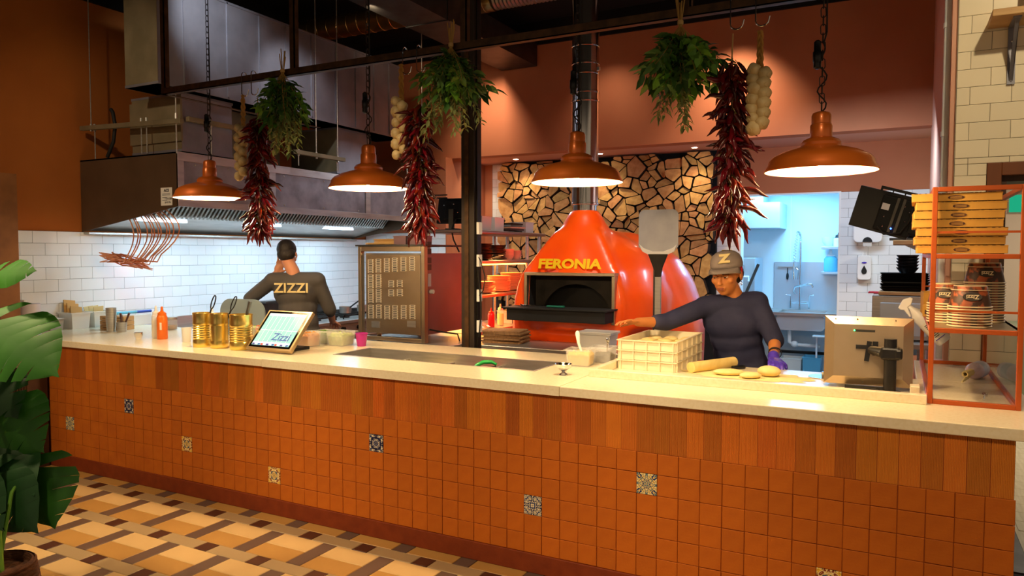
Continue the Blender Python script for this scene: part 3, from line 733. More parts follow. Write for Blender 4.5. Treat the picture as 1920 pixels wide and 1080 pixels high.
# ducts
def duct(name, label, a, b, mt, seams=(), cross=None):
    t = thing(name, label, 'duct', ((a[0]+b[0])/2, (a[1]+b[1])/2, a[2]))
    MB().box(a, b).build('duct_body', mt, t, w=True)
    MB().box((a[0]-.002, a[1]-.004, a[2]+.02), (b[0]+.001, a[1]-.001, b[2]-.02)).build('end_sheet', 'galvanised_warm', t, w=True)
    for yy in seams: MB().box((b[0]-.002, yy, a[2]+.005), (b[0]+.008, yy+.012, b[2]-.005)).build('seam', mt, t, w=True)
    for zz in (a[2], b[2]-.02): MB().box((a[0]-.006, a[1]-.006, zz), (b[0]+.008, b[1]+.006, zz+.02)).build('flange', mt, t, w=True)
    return t
duct('extract_duct', 'large galvanised duct running along above the hood', (.66, .56, 3.03), (1.06, 3.85, 3.88), 'galvanised', (.80, 1.25, 1.62, 1.95, 2.30, 2.66, 2.98, 3.30, 3.58))
duct('duct_riser', 'galvanised riser box at the front end of the hood', (.31, .86, 2.535), (.95, 1.39, 3.03), 'galvanised')
MB().box((.30, .84, 2.62), (.96, .86, 2.98)).build('access_plate', 'galvanised_warm', bpy.data.objects['duct_riser'], w=True)
duct('duct_riser', 'galvanised riser box on the middle of the hood', (.30, 2.80, 2.535), (.95, 3.36, 3.03), 'galvanised')
duct('duct_plenum', 'dull galvanised plenum against the orange wall', (-.02, 1.7, 2.535), (.42, 2.5, 3.1), 'galvanised_warm')
def strut(label, a, b, rods):
    t = thing('support_strut', label, 'strut', tuple((Vector(a)+Vector(b))/2)); d = (Vector(b)-Vector(a)).normalized(); s = Vector((-d.y, d.x, 0))*.02
    m = MB(); A, B = Vector(a), Vector(b)
    for off, (w, h) in (((0, 0, -.018), (.02, .003)), ((0, 0, 0), (.003, .018))):
        pass
    m.add([A-s+Vector((0, 0, -.02)), A+s+Vector((0, 0, -.02)), A+s+Vector((0, 0, .02)), A-s+Vector((0, 0, .02)), B-s+Vector((0, 0, -.02)), B+s+Vector((0, 0, -.02)), B+s+Vector((0, 0, .02)), B-s+Vector((0, 0, .02))],
          [(0, 1, 2, 3), (7, 6, 5, 4), (0, 4, 5, 1), (1, 5, 6, 2), (2, 6, 7, 3), (3, 7, 4, 0)])
    m.build('channel', 'galvanised_warm', t, w=True, bevel=.003)
    for x, y, z0, z1 in rods:
        MB().cyl((x, y, z0), (x, y, z1), .005, n=8).build('threaded_rod', 'steel', t, w=True)
        MB().cyl((x, y, a[2]-.035), (x, y, a[2]+.03), .011, n=6).build('nut', 'steel', t, w=True)
strut('metal support strut crossing in front of the duct riser', (-.25, .75, 2.80), (1.09, .75, 2.76), [(-.11, .75, 2.80, 4.5), (-.09, .77, 2.52, 2.8), (.55, .77, 2.53, 2.78), (.62, .77, 2.53, 2.78), (1.02, .75, 2.5, 4.5)])
strut('metal support strut along the side of the front riser', (1.02, .86, 2.80), (1.02, 1.46, 2.80), [(1.02, 1.10, 2.53, 2.8)])
strut('metal support strut under the middle of the large duct', (1.12, 2.0, 2.66), (1.12, 2.72, 2.66), [(1.12, 2.05, 2.53, 2.66), (1.12, 2.62, 2.53, 4.5), (1.12, 2.3, 2.66, 4.5)])
strut('metal support strut at the far end of the hood', (1.0, 3.9, 2.74), (1.4, 3.9, 2.74), [(1.08, 3.9, 2.53, 2.74), (1.3, 3.9, 2.74, 4.5)])
m = MB().tube([(.10, .80, 2.95), (.14, .79, 2.92), (.17, .79, 2.80), (.14, .79, 2.66), (.05, .79, 2.53)], .016, 10).build('cable_hose', 'rubber', None, True); tag(m, 'black hose bending down behind the support strut', 'hose')
mat('spiral_brass', '#b8945c', .3, .9, col2='#a07e4c', scale=5)
sp = thing('spiral_duct', 'brass-toned round spiral duct near the black ceiling', 'duct', (1.5, 3.5, 4.35))
MB().cyl((-.3, 3.5, 4.36), (2.5, 3.5, 4.36), .13, n=28).build('pipe', 'spiral_brass', sp, w=True, smooth=True)

for i in range(19): MB().lathe([(.131, 0), (.135, .004), (.131, .008)], n=28, cap=False, T=rotm(0, PI/2, 0, (-.3+.15*i-1.5, 0, .01))).build('spiral_seam', 'spiral_brass', sp, True)
fx = thing('flexible_duct', 'short ribbed flexible silver duct under the ceiling', 'duct', (3.2, 3.5, 4.23))
m = MB(); pts = []; rs = []
for i in range(61): pts.append((2.505+.022*i, 3.5, 4.36)); rs.append(.115+(.012 if i % 2 else 0))
m.tube(pts, rs, 24).build('bellows', 'steel_dull', fx, w=True, smooth=True, ang=30)
MB().cyl((3.83, 3.5, 4.36), (4.9, 3.5, 4.36), .12, n=24).build('collar', 'steel', fx, w=True, smooth=True)
bm_ = thing('ceiling_duct', 'flat dark rectangular duct crossing under the ceiling', 'duct', (2.0, 3.1, 4.0))
MB().box((1.80, 1.3, 4.0), (2.30, 4.96, 4.28)).build('duct_body', 'steel_dark', bm_, w=True)
MB().box((1.79, 2.9, 3.99), (2.31, 2.93, 4.29)).box((1.79, 1.7, 3.99), (2.31, 1.73, 4.29)).build('flange', 'steel_dark', bm_, w=True)
mat('column_steel', '#3a322b', .5, .6, col2='#3a322b', scale=10)
# steel column
sc2 = thing('steel_column', 'dark steel box column rising behind the counter', 'column', (3.50, 1.35, 0))
MB().cbox((0, 0, 2.27), (.112, .112, 4.54)).build('post', 'column_steel', sc2, bevel=.006)
MB().cbox((-.004, -.058, 2.27), (.034, .012, 4.5)).build('cable_channel', 'rust_steel', sc2)
MB().cbox((.061, 0, 2.27), (.012, .05, 4.5)).build('side_strip', 'black_steel', sc2)
for zz in (1.13, 1.36, 1.62, 1.86): MB().cbox((.075, -.01, zz), (.022, .05, .09)).build('switch_box', 'white_plastic', sc2, bevel=.003)
MB().tube([(.07, -.03, 1.66), (.10, -.035, 1.62), (.135, -.03, 1.50), (.12, -.03, 1.40), (.085, -.03, 1.36)], .004, 6).build('cable', 'rubber', sc2, True)
MB().tube([(.075, -.03, 1.55), (.085, -.03, 1.45), (.10, -.03, 1.30), (.10, -.03, 1.2), (.08, -.03, 1.05)], .006, 6).build('cable', 'rubber', sc2, True)
# ------------------------------------------------------------- split-log wall
lw = thing('log_wall', 'wall of stacked split firewood behind the orange oven', 'firewood wall', (2.8, 5.8, .3))
MB().box((1.32, 5.845, .3), (4.33, 5.89, 2.94)).build('backing', 'black_matte', lw, w=True)
def clip(poly, nx, nz, d):
    out = []
    for i in range(len(poly)):
        a, b = poly[i], poly[(i+1) % len(poly)]; da = a[0]*nx+a[1]*nz-d; db = b[0]*nx+b[1]*nz-d
        if da <= 0: out.append(a)
        if (da < 0 < db) or (db < 0 < da): t = da/(da-db); out.append((a[0]+(b[0]-a[0])*t, a[1]+(b[1]-a[1])*t))
    return out
def log_wall():
    rr = random.Random(5); X0, X1, Z0, Z1 = 1.325, 4.325, .95, 2.925; p = .235; S = []
    nz = int((Z1-Z0)/(p*.9)); nx = int((X1-X0)/p)
    for j in range(-1, nz+1):
        for i in range(-1, nx+2): S.append((X0+(i+.5+(.5 if j % 2 else 0))*p+rr.uniform(-.5, .5)*p*.75, Z0+(j+.5)*p*.9+rr.uniform(-.5, .5)*p*.75))
    n = 0
    for (x, z) in S:
        if not (X0-.05 < x < X1+.05 and Z0-.05 < z < Z1+.05): continue
        poly = [(X0, Z0), (X1, Z0), (X1, Z1), (X0, Z1)]
        for (a, b) in S:
            if (a, b) == (x, z) or abs(a-x) > .45 or abs(b-z) > .45: continue
            mx, mz = (a+x)/2, (b+z)/2; l = math.hypot(a-x, b-z); ux, uz = (a-x)/l, (b-z)/l
            poly = clip(poly, ux, uz, mx*ux+mz*uz)
            if len(poly) < 3: break
        if len(poly) < 3: continue
        pieces = [poly]
        kk = rr.random()
        if kk < .88:
            mcx = sum(a for a, b in poly)/len(poly)+rr.uniform(-.02, .02); mcz = sum(b for a, b in poly)/len(poly)+rr.uniform(-.02, .02)
            an = rr.uniform(0, 2*PI); cuts = [an, an+PI] if kk < .28 else [an, an+2.0+rr.uniform(-.3, .3), an+4.1+rr.uniform(-.3, .3)] if kk < .75 else [an, an+PI/2, an+PI, an+1.5*PI]
            pieces = []
            for c_ in range(len(cuts)):
                t0, t1 = cuts[c_], cuts[(c_+1) % len(cuts)]
                n0 = (math.sin(t0), -math.cos(t0)); n1 = (-math.sin(t1), math.cos(t1))
                q_ = clip(poly, n0[0], n0[1], mcx*n0[0]+mcz*n0[1])
                if len(q_) > 2: q_ = clip(q_, n1[0], n1[1], mcx*n1[0]+mcz*n1[1])
                pieces.append(q_)
        for q in pieces:
            if len(q) < 3: continue
            cx = sum(a for a, b in q)/len(q); cz = sum(b for a, b in q)/len(q)
            # shrink for the dark gaps and cut the sharp corners unevenly
            g = .009; q2 = []
            for i in range(len(q)):
                a, b, c = q[i-1], q[i], q[(i+1) % len(q)]
                k1, k2 = rr.uniform(.02, .2), rr.uniform(.02, .2)
                q2 += [(b[0]+(a[0]-b[0])*k1, b[1]+(a[1]-b[1])*k1), (b[0]+(c[0]-b[0])*k2, b[1]+(c[1]-b[1])*k2)]
            q3 = []
            for a, b in q2:
                l = math.hypot(a-cx, b-cz); k = max(.5, 1-g/max(l, .01)*1.15); q3.append(((a-cx)*k, (b-cz)*k))
            ar = abs(sum(q3[i][0]*q3[(i+1) % len(q3)][1]-q3[(i+1) % len(q3)][0]*q3[i][1] for i in range(len(q3))))/2
            if ar < .0012: continue
            m = MB().prism(q3, 0, .2, 'y'); me = m.mesh('log', ['log_bark', 'log_end'])
            for f in me.polygons:
                if abs(f.normal.y) > .8: f.material_index = 1
            link('log', me, lw, (cx-2.8, 5.70+rr.uniform(-.03, .035)-5.8, cz-.3), (rr.uniform(-.04, .04), 0, rr.uniform(-.04, .04))); n += 1
    return n
print('logs', log_wall())
for i, (x, y) in enumerate(((1.75, 5.45), (2.95, 5.45), (4.15, 5.45), (.95+.15, 5.45))):
    t = thing('downlight', ['recessed downlight between the third copper lamp and the flue', 'recessed downlight hidden by the oven flue', 'recessed downlight left of the rightmost chilli string', 'recessed downlight beside the steel column'][i], 'downlight', (x, y, 2.94), group='soffit downlights')
    MB().lathe([(.045, 0), (.045, -.004), (.035, -.005), (.035, 0)], n=20, cap=False).build('bezel', 'white_plastic', t, True)
    MB().lathe([(.001, -.002), (.033, -.002)], n=20, cap=False).build('lens', 'downlight_glow', t)
    l = bpy.data.lights.new('downlight_lamp', 'SPOT'); l.energy = 26; l.color = (1, .78, .50); l.spot_size = 2.0; l.spot_blend = .8; l.shadow_soft_size = .03
    lo = bpy.data.objects.new('downlight_lamp', l); C.objects.link(lo); lo.parent = t; lo.location = (0, 0, -.012)

# ------------------------------------------------------------- domed pizza oven
ov = thing('pizza_oven', 'glossy orange domed pizza oven with black mouth', 'pizza oven', (3.73, 3.4, 0))
m = MB()
m.lathe([(.93, .02), (.955, .6), (.965, .95), (.93, 1.18), (.85, 1.42), (.72, 1.62), (.52, 1.78), (.28, 1.88), (.0005, 1.91)], c=(3.73, 3.65, 0), n=64)
m.frus((3.17, 2.60, 4.30, 3.9), (3.18, 2.60, 4.28, 3.9), .02, 1.25)
m.frus((3.18, 2.60, 4.28, 3.9), (3.25, 2.62, 4.22, 3.8), 1.23, 1.50)
m.frus((3.25, 2.62, 4.22, 3.8), (3.52, 2.80, 3.96, 3.4), 1.49, 1.90)
m.lathe([(.74, 1.0), (.72, 1.30), (.62, 1.52), (.45, 1.72), (.25, 1.84), (.001, 1.88)], c=(3.80, 3.2, 0), n=40)
m.lathe([(.46, 1.50), (.33, 1.74), (.22, 1.92), (.16, 2.04), (.13, 2.09)], c=(3.73, 3.03, 0), n=32)
dm = m.build('dome', 'oven_orange', ov, True, w=True, ang=180)
r_ = dm.modifiers.new('remesh', 'REMESH'); r_.mode = 'VOXEL'; r_.voxel_size = .028; r_.use_smooth_shade = True
r_ = dm.modifiers.new('smooth', 'SMOOTH'); r_.factor = .5; r_.iterations = 26
ctm = MB().box((3.365, 2.3, 1.085), (4.17, 3.15, 1.475)); ctm.v = [(x-3.73, y-3.4, z) for x, y, z in ctm.v]
# the mouth is cut into the evaluated dome mesh
dg = bpy.context.evaluated_depsgraph_get(); dg.update()
me2 = bpy.data.meshes.new_from_object(dm.evaluated_get(dg)); dm.modifiers.clear(); old = dm.data; dm.data = me2; bpy.data.meshes.remove(old)
cut = link('cutter', ctm.mesh('cutter', 'soot_black'), ov)
b_ = dm.modifiers.new('mouth', 'BOOLEAN'); b_.operation = 'DIFFERENCE'; b_.object = cut; b_.solver = 'EXACT'
try: b_.material_mode = 'TRANSFER'
except Exception: pass
dg = bpy.context.evaluated_depsgraph_get(); dg.update()
me3 = bpy.data.meshes.new_from_object(dm.evaluated_get(dg)); dm.modifiers.clear(); dm.data = me3; bpy.data.objects.remove(cut)
for p in me3.polygons: p.use_smooth = True
me3.set_sharp_from_angle(angle=math.radians(50))
fx0, fx1, fz0, fz1 = 3.335, 4.20, 1.06, 1.505
MB().box((fx0, 2.555, fz1-.028), (fx1, 2.66, fz1)).box((fx0, 2.555, fz0), (fx0+.028, 2.66, fz1-.028)).box((fx1-.028, 2.555, fz0), (fx1, 2.66, fz1-.028)).build('mouth_frame', 'steel_warm', ov, w=True, bevel=.003)
arch = [(fx0+.03, fz0), (fx0+.10, fz0)]
for i in range(13):
    a = PI-PI*i/12; arch.append(((fx0+fx1)/2+.335*math.cos(a), 1.10+.30*math.sin(a)))
arch += [(fx1-.10, fz0), (fx1-.03, fz0), (fx1-.03, 1.478), (fx0+.03, 1.478)]
MB().prism(arch, 2.74, 2.77, 'y').build('arch_plate', 'arch_dark', ov, w=True)
MB().box((fx0+.03, 2.9, 1.09), (fx1-.03, 3.1, 1.47)).build('chamber', 'soot_black', ov, w=True)
sh = MB().box((3.22, 2.33, 1.185), (4.215, 2.60, 1.20)).box((3.265, 2.35, 1.085), (4.19, 2.60, 1.185)).build('landing_shelf', 'soot_black', ov, w=True, bevel=.003)
me = text_mesh('FERONIA', .118, 'yellow_letter', .003, 1.24, .0052)
link('lettering', me, ov, (3.755-3.73, 2.604-3.4, 1.578), (math.radians(76), 0, 0))
fl_ = thing('flue_pipe', 'polished steel flue pipe rising from the orange oven', 'flue', (3.73, 3.03, 2.05))
MB().lathe([(.125, .07), (.125, 2.5)], n=40, cap=False).build('pipe', 'flue_chrome', fl_, True) if False else None
mat('flue_chrome', '#c9c7c4', .14, 1)
MB().lathe([(.125, .07), (.125, 2.5)], n=40, cap=False).build('pipe', 'flue_chrome', fl_, True)
MB().lathe([(.112, 0), (.112, .07), (.125, .07)], n=40, cap=False).build('spigot', 'flue_chrome', fl_, True)
for zz in (.075, 1.02, 1.10, 1.27, 1.36, 1.52): MB().lathe([(.125, 0), (.131, .004), (.131, .016), (.125, .02)], c=(0, 0, zz), n=40, cap=False).build('joint_band', 'flue_chrome', fl_, True)
MB().cbox((.13, 0, 1.32), (.02, .03, .03)).build('band_latch', 'steel', fl_)

# ------------------------------------------------------------- table in front of the oven
def table(name, label, x0, y0, x1, y1, h, mt='steel', shelf=None, leg=.04):
    t = thing(name, label, 'table', ((x0+x1)/2, (y0+y1)/2, 0))
    MB().box((x0, y0, h-.045), (x1, y1, h)).build('table_top', mt, t, w=True, bevel=.005)
    for x in (x0+.03, x1-.03-leg):
        for y in (y0+.03, y1-.03-leg): MB().box((x, y, 0), (x+leg, y+leg, h-.045)).build('leg', mt, t, w=True)
    if shelf: MB().box((x0+.03, y0+.03, shelf), (x1-.03, y1-.03, shelf+.02)).build('undershelf', mt, t, w=True)
    return t
table('prep_table', 'stainless steel table along the front of the oven', 3.10, 1.98, 4.90, 2.50, .90, shelf=.25)
bd = MB().prism(rrect(0, 0, .36, .27, .03), 0, .014, 'z').mesh('serving_board', 'wood_board')
NB = ['topmost', 'second', 'third', 'fourth', 'fifth', 'sixth', 'bottom']
for i in range(7):
    o = link('serving_board', bd, None, (3.15+R.uniform(-.012, .012)+.006*(6-i)*0, 2.10+R.uniform(-.012, .012), .901+.0155*i), (0, 0, R.uniform(-.06, .06)+.12))
    tag(o, f'dark wooden serving board, {NB[6-i]} of the stack before the oven', 'board', 'serving boards on the steel table')
def tub(name, label, x, y, z, w, d, h, fill=None, ft=None, mt='clear_plastic', lid=None, rz=0, cat='tub', group=None, t=.004, lip=.012, tap=.88):
    o = thing(name, label, cat, (x, y, z), rz, group); a = w/2; b = d/2; A, B = a*tap, b*tap
    m = MB(); m.frus((-A, -B, A, B), (-a, -b, a, b), 0, h, cap=(1, 0)); m.frus((-A+t, -B+t, A-t, B-t), (-a+t, -b+t, a-t, b-t), t, h, cap=(1, 0))
    vs = [(-a-lip, -b-lip, h), (a+lip, -b-lip, h), (a+lip, b+lip, h), (-a-lip, b+lip, h), (-a+t, -b+t, h), (a-t, -b+t, h), (a-t, b-t, h), (-a+t, b-t, h)]
    m.add(vs, [(0, 1, 5, 4), (1, 2, 6, 5), (2, 3, 7, 6), (3, 0, 4, 7)]); m.frus((-a-lip, -b-lip, a+lip, b+lip), (-a-lip, -b-lip, a+lip, b+lip), h-.008, h, cap=(0, 0))
    m.build('tub_body', mt, o)
    if fill:
        k = fill; g = MB(); n = 12; q = A+(a-A)*k-.006; r = B+(b-B)*k-.006; vs = []; fs = []; rr = random.Random(int(x*1000+y*77))
        for j in range(n+1):
            for i in range(n+1):
                e = min(i, j, n-i, n-j); vs.append((-q+2*q*i/n, -r+2*r*j/n, h*k*(.82 if e == 0 else 1)+rr.uniform(-.012, .012)*(e > 0)))
        for j in range(n):
            for i in range(n): s = j*(n+1)+i; fs.append((s, s+1, s+n+2, s+n+1))
        g.add(vs, fs); g.frus((-A+.006, -B+.006, A-.006, B-.006), (-q, -r, q, r), .006, h*k*.82, cap=(1, 0)); f = g.build('filling', ft, o, True, ang=180); f['kind'] = 'stuff'
    if lid: MB().box((-a-lip, -b-lip, h), (a+lip, b+lip, h+.012)).build('lid', lid, o, bevel=.004)
    return o
tub('lidded_tub', 'large lidded plastic tub on the steel table left of the dough trays', 4.22, 2.12, .902, .27, .2, .14, mt='frosted_plastic', lid='frosted_plastic')
# peel
pe = thing('pizza_peel', 'steel pizza peel standing blade-up against the oven table', 'peel', (4.755, 1.95, 0))
bl = rrect(-.15, 1.68, .15, 2.0, .045, 5)
bl = [(x*(1 if z > 1.72 else .9), z) for x, z in bl]
MB().prism(bl, -.002, .002, 'y').build('blade', 'peel_alu', pe) if 'peel_alu' in M else None
mat('peel_alu', '#a9aab4', .5, .6, col2='#989aa6', scale=6)
MB().prism(bl, -.002, .002, 'y').build('blade', 'peel_alu', pe)
MB().prism([(-.15, 1.75), (-.125, 1.68), (-.05, 1.64), (.05, 1.64), (.125, 1.68), (.15, 1.75), (.11, 1.70), (.04, 1.675), (-.04, 1.675), (-.11, 1.70)], -.009, .009, 'y').build('blade_lip', 'peel_rim', pe) if 'peel_rim' in M else None
mat('peel_rim', '#dcdce2', .4, .3)
MB().prism([(-.145, 1.745), (-.12, 1.69), (-.05, 1.655), (.05, 1.655), (.12, 1.69), (.145, 1.745), (.11, 1.715), (.04, 1.69), (-.04, 1.69), (-.11, 1.715)], -.007, .0, 'y').build('blade_lip', 'peel_rim', pe)
MB().prism([(-.075, 1.67), (.075, 1.67), (.035, 1.57), (.025, 1.50), (-.02, 1.50), (-.035, 1.57)], -.012, .006, 'y').build('socket', 'black_steel', pe, bevel=.003)
MB().box((-.026, -.010, .02), (.026, .010, 1.58)).build('handle', 'steel', pe, bevel=.004)
MB().cyl((-.026, -.012, .3), (-.026, -.012, 1.55), .006, n=8).build('handle_edge', 'steel_dark', pe, True)
# tongs lying on the landing shelf
tg = thing('tongs', 'steel tongs with teal grips on the oven landing shelf', 'tongs', (3.55, 2.42, 1.202))
for s in (-1, 1):
    MB().tube([(-.16, .006*s, .012), (0, .014*s, .014), (.12, .008*s, .012)], .005, 8).build('arm', 'chrome', tg, True)
    MB().tube([(.08, .010*s, .012), (.24, .012*s, .011)], [.008, .009], 8).build('grip', 'teal_handle', tg, True)
MB().tube([(-.16, -.006, .012), (-.18, 0, .02), (-.16, .006, .012)], .006, 6).build('hinge', 'chrome', tg, True)

# ------------------------------------------------------------- perforated deck oven on its table
table('oven_table', 'low stainless table carrying the vented deck oven', 2.02, 1.70, 3.06, 2.58, .905, shelf=.2)
dk = thing('deck_oven', 'stainless deck oven with rows of louvred vents', 'oven', (2.44, 2.15, .905))
X0, X1, Y0, Y1, ZB, ZT = 2.09, 2.80, 1.75, 2.55, .975, 1.735
MB().box((X0+.05, Y0+.05, ZB), (X1-.03, Y1, ZT-.06)).build('carcass', 'steel', dk, w=True)
MB().box((X1-.03, Y0+.05, ZB), (X1-.022, Y1, ZT-.06)).build('side_panel', 'oven_side', dk, w=True) if 'oven_side' in M else None
mat('louvre_bright', '#efe2c8', .35, .35)
mat('oven_side', '#94767a', .42, .6, col2='#886a6e', scale=3)
sdp = MB().box((X1-.03, Y0+.05, ZB), (X1-.022, Y1, ZT-.06)).build('side_panel', 'oven_side', dk, w=True)
f = .035
MB().box((X0, Y0, .91), (X0+f, Y0+.05, ZT)).box((X1-f, Y0, .91), (X1, Y0+.05, ZT)).box((X0+f, Y0, ZT-.045), (X1-f, Y0+.05, ZT)).box((X0+f, Y0, .91), (X1-f, Y0+.05, .945)).build('front_frame', 'steel_warm', dk, w=True, bevel=.004)
MB().box((X0-.02, Y0-.01, ZT), (X1+.02, Y1, ZT+.014)).build('top_sheet', 'steel_dark', dk, w=True)
MB().box((X0+.085, Y0+.008, ZB), (X1-.045, Y0+.03, ZT-.075)).build('vent_panel', 'steel_warm', dk, w=True, bevel=.003)
def PX(px): return 2.074+(px-668)*.0057
def PZ(py, px): return 1.735-(py-462-.066*(px-668))*.00462
def bank(px, py, n):
    m = MB(); h = .0152; xx = PX(px); zz = PZ(py, px)
    for i in range(n):
        z = zz-i*h
        m.prism(rrect(xx-.030, z-.0062, xx+.030, z+.0062, .006, 3), Y0+.002, Y0+.012, 'y')
    m.build('louvre_bank', 'louvre_bright', dk, w=True)
    m = MB()
    for i in range(n):
        z = zz-i*h; m.box((xx-.018, Y0+.0012, z-.0032), (xx+.020, Y0+.004, z+.0026))
    m.build('louvre_slots', 'soot_black', dk, w=True)
for c, px in enumerate((695, 710, 726, 741, 757, 773)):
    bank(px, 490, 8); bank(px, 577+(2 if c > 1 else 0), 8)
    if c < 2: bank(px, 519, 8); bank(px, 547, 8)
for px in (734, 750): bank(px, 532, 4); bank(px, 549, 4)
for px in (704, 771): MB().cbox((PX(px), Y0+.006, PZ(613, px)), (.09, .006, .055)).build('rating_plate', 'steel', dk, w=True)
for x in (X0+.16, X1-.05):
    for y in (Y0+.09, Y1-.08): MB().cyl((x, y, .906), (x, y, ZB), .02, n=14).build('foot', 'steel_warm', dk, w=True, smooth=True)
MB().cyl((X1-.02, Y0+.12, 1.345), (X1+.012, Y0+.12, 1.345), .018, n=16).build('knob', 'white_plastic', dk, w=True, smooth=True)
MB().box((X1-.021, Y0+.08, 1.39), (X1-.019, Y0+.13, 1.50)).build('warning_label', 'paper_grey', dk, w=True)
for i in range(4): MB().box((X1-.021, Y0+.075, 1.53+.058*i+(.02 if i > 1 else 0)), (X1-.019, Y0+.135, 1.58+.058*i+(.02 if i > 1 else 0))).build('mesh_vent', 'steel_dark', dk, w=True)
MB().tube([(X1-.02, Y0+.10, 1.02), (X1+.05, Y0+.16, 1.0), (X1+.14, Y0+.3, .97), (X1+.15, Y0+.32, .907)], .007, 8).build('power_cable', 'rubber', dk, True, w=True)
for i, (x, y, z, w, d, h, mt_, lb) in enumerate(((2.28, 1.95, 1.75, .33, .24, .016, 'paper_brown', 'lower brown paper stack on the deck oven'), (2.32, 2.02, 1.767, .34, .24, .035, 'paper_brown', 'upper brown paper stack on the deck oven'))):
    o = thing('paper_stack', lb, 'paper stack', (x, y, z+.001), R.uniform(-.1, .1))
    for k in range(5): MB().cbox((R.uniform(-.006, .006), R.uniform(-.006, .006), h*(k+.5)/5), (w, d, h/5*.8)).build('sheet_bundle', mt_, o)
for i, (x, lb) in enumerate(((2.52, 'left reddish steel pan on top of the deck oven'), (2.69, 'right reddish steel pan on top of the deck oven'))):
    tub('steel_pan', lb, x, 1.86, 1.7505, .13, .15, .075, mt='oven_side', cat='pan', tap=.97, lip=.004)

# ------------------------------------------------------------- pass gantry with plates under heat lamps
gt = thing('pass_gantry', 'stainless serving gantry with three shelves beside the oven', 'shelf unit', (2.42, 3.55, 0))
mat('gantry_edge', '#a89088', .34, .9)
for z in (1.905, 1.605, 1.262): MB().box((2.15, 2.62, z-.035), (2.685, 4.42, z)).build('shelf', 'gantry_edge', gt, w=True, bevel=.012, seg=3)
for y in (2.70, 4.05, 4.36): MB().cyl((2.62, y, .90), (2.62, y, 1.9), .018, n=14).cyl((2.2, y, .9), (2.2, y, 1.9), .018, n=14).build('post', 'steel', gt, w=True, smooth=True)
MB().box((2.12, 2.66, .86), (2.70, 4.45, .90)).box((2.14, 2.68, .02), (2.68, 4.43, .86)).build('base_cabinet', 'gantry_base', gt, w=True) if 'gantry_base' in M else None
mat('gantry_base', '#7a3230', .35, .8)
MB().box((2.12, 2.66, .86), (2.70, 4.45, .90)).build('worktop', 'steel', gt, w=True)
MB().box((2.14, 2.68, .02), (2.68, 4.43, .86)).build('base_cabinet', 'gantry_base', gt, w=True)
for z in (1.55, 1.215):
    MB().box((2.30, 2.85, z), (2.50, 4.3, z+.012)).build('heat_strip', 'heat_glow', gt, w=True)
light('heat_lamp', 'AREA', (2.42, 3.4, 1.54), 12, (1, .42, .12), 1.2, aim=(2.62, 3.4, .9), sy=.2).rotation_euler = (0, -.5, 0)
light('heat_lamp', 'AREA', (2.45, 3.3, 1.205), 5, (1, .36, .08), 1.0, aim=(2.65, 3.3, 0), sy=.2).rotation_euler = (0, -.6, 0)
def disc(r, h, mt, nm, rim=.008):
    return MB().lathe([(.001, .004), (r*.62, .004), (r, h), (r+.002, h+.002), (r, h-.003), (r*.64, 0), (.001, 0)], n=28, cap=False).mesh(nm, mt, True)
PLC = disc(.125, .018, 'plate_clay', 'plate'); PLB = disc(.13, .016, 'plate_black', 'plate'); BWL = disc(.07, .05, 'bowl_pink', 'bowl')
def stack(me, nm, cat, label, x, y, z, n, dz, group, jit=.003):
    for i in range(n): tag(link(nm, me, None, (x+R.uniform(-jit, jit), y+R.uniform(-jit, jit), z+i*dz), (0, 0, R.uniform(0, 6))), label, cat, group)
stack(PLC, 'plate', 'plate', 'terracotta plate in the shorter stack under the heat lamp', 2.53, 3.22, 1.264, 9, .0125, 'shorter plate stack')
stack(PLC, 'plate', 'plate', 'terracotta plate in the taller stack under the heat lamp', 2.52, 3.57, 1.264, 13, .0125, 'taller plate stack')
stack(PLC, 'plate', 'plate', 'terracotta plate in the far stack against the oven', 2.50, 3.90, 1.264, 15, .0125, 'far plate stack')
stack(PLB, 'plate', 'plate', 'black plate in the nearer stack on the middle gantry shelf', 2.53, 3.13, 1.607, 13, .0125, 'nearer black plates', .012)
stack(PLB, 'plate', 'plate', 'black plate in the farther stack on the middle gantry shelf', 2.52, 3.45, 1.607, 12, .0125, 'farther black plates', .012)
stack(BWL, 'bowl', 'bowl', 'pink bowl in the nearer stack beside the black plates', 2.55, 3.72, 1.607, 5, .016, 'nearer pink bowls')
stack(BWL, 'bowl', 'bowl', 'pink bowl in the stack nearest the oven dome', 2.55, 3.90, 1.607, 4, .016, 'farther pink bowls')
for k, (y, lb) in enumerate(((3.15, 'clear storage box on the top gantry shelf beside the column'), (3.42, 'clear storage box on the top gantry shelf, farther from the column'))):
    tub('storage_box', lb, 2.50, y, 1.906, .22, .2, .145, mt='frosted_plastic', lip=.006, tap=.96, cat='box')
tub('storage_box', 'white open box at the far end of the top gantry shelf', 2.48, 4.2, 1.906, .2, .2, .125, mt='white_plastic', lip=.006, tap=.95, cat='box')
for k in range(5):
    o = MB().cbox((0, 0, 0), (.16, .30, .016)).build('clipboard', ['card_dark', 'book_brown', 'plate_clay', 'steel_dull', 'card_dark'][k], None, loc=(2.52+R.uniform(-.015, .015), 3.84+R.uniform(-.015, .015), 1.915+k*.021), rot=(0, 0, R.uniform(-.15, .15)))
    tag(o, ['bottom', 'second', 'middle', 'fourth', 'top'][k]+' folder of the pile on the top gantry shelf', 'folder', 'folders on the top gantry shelf')
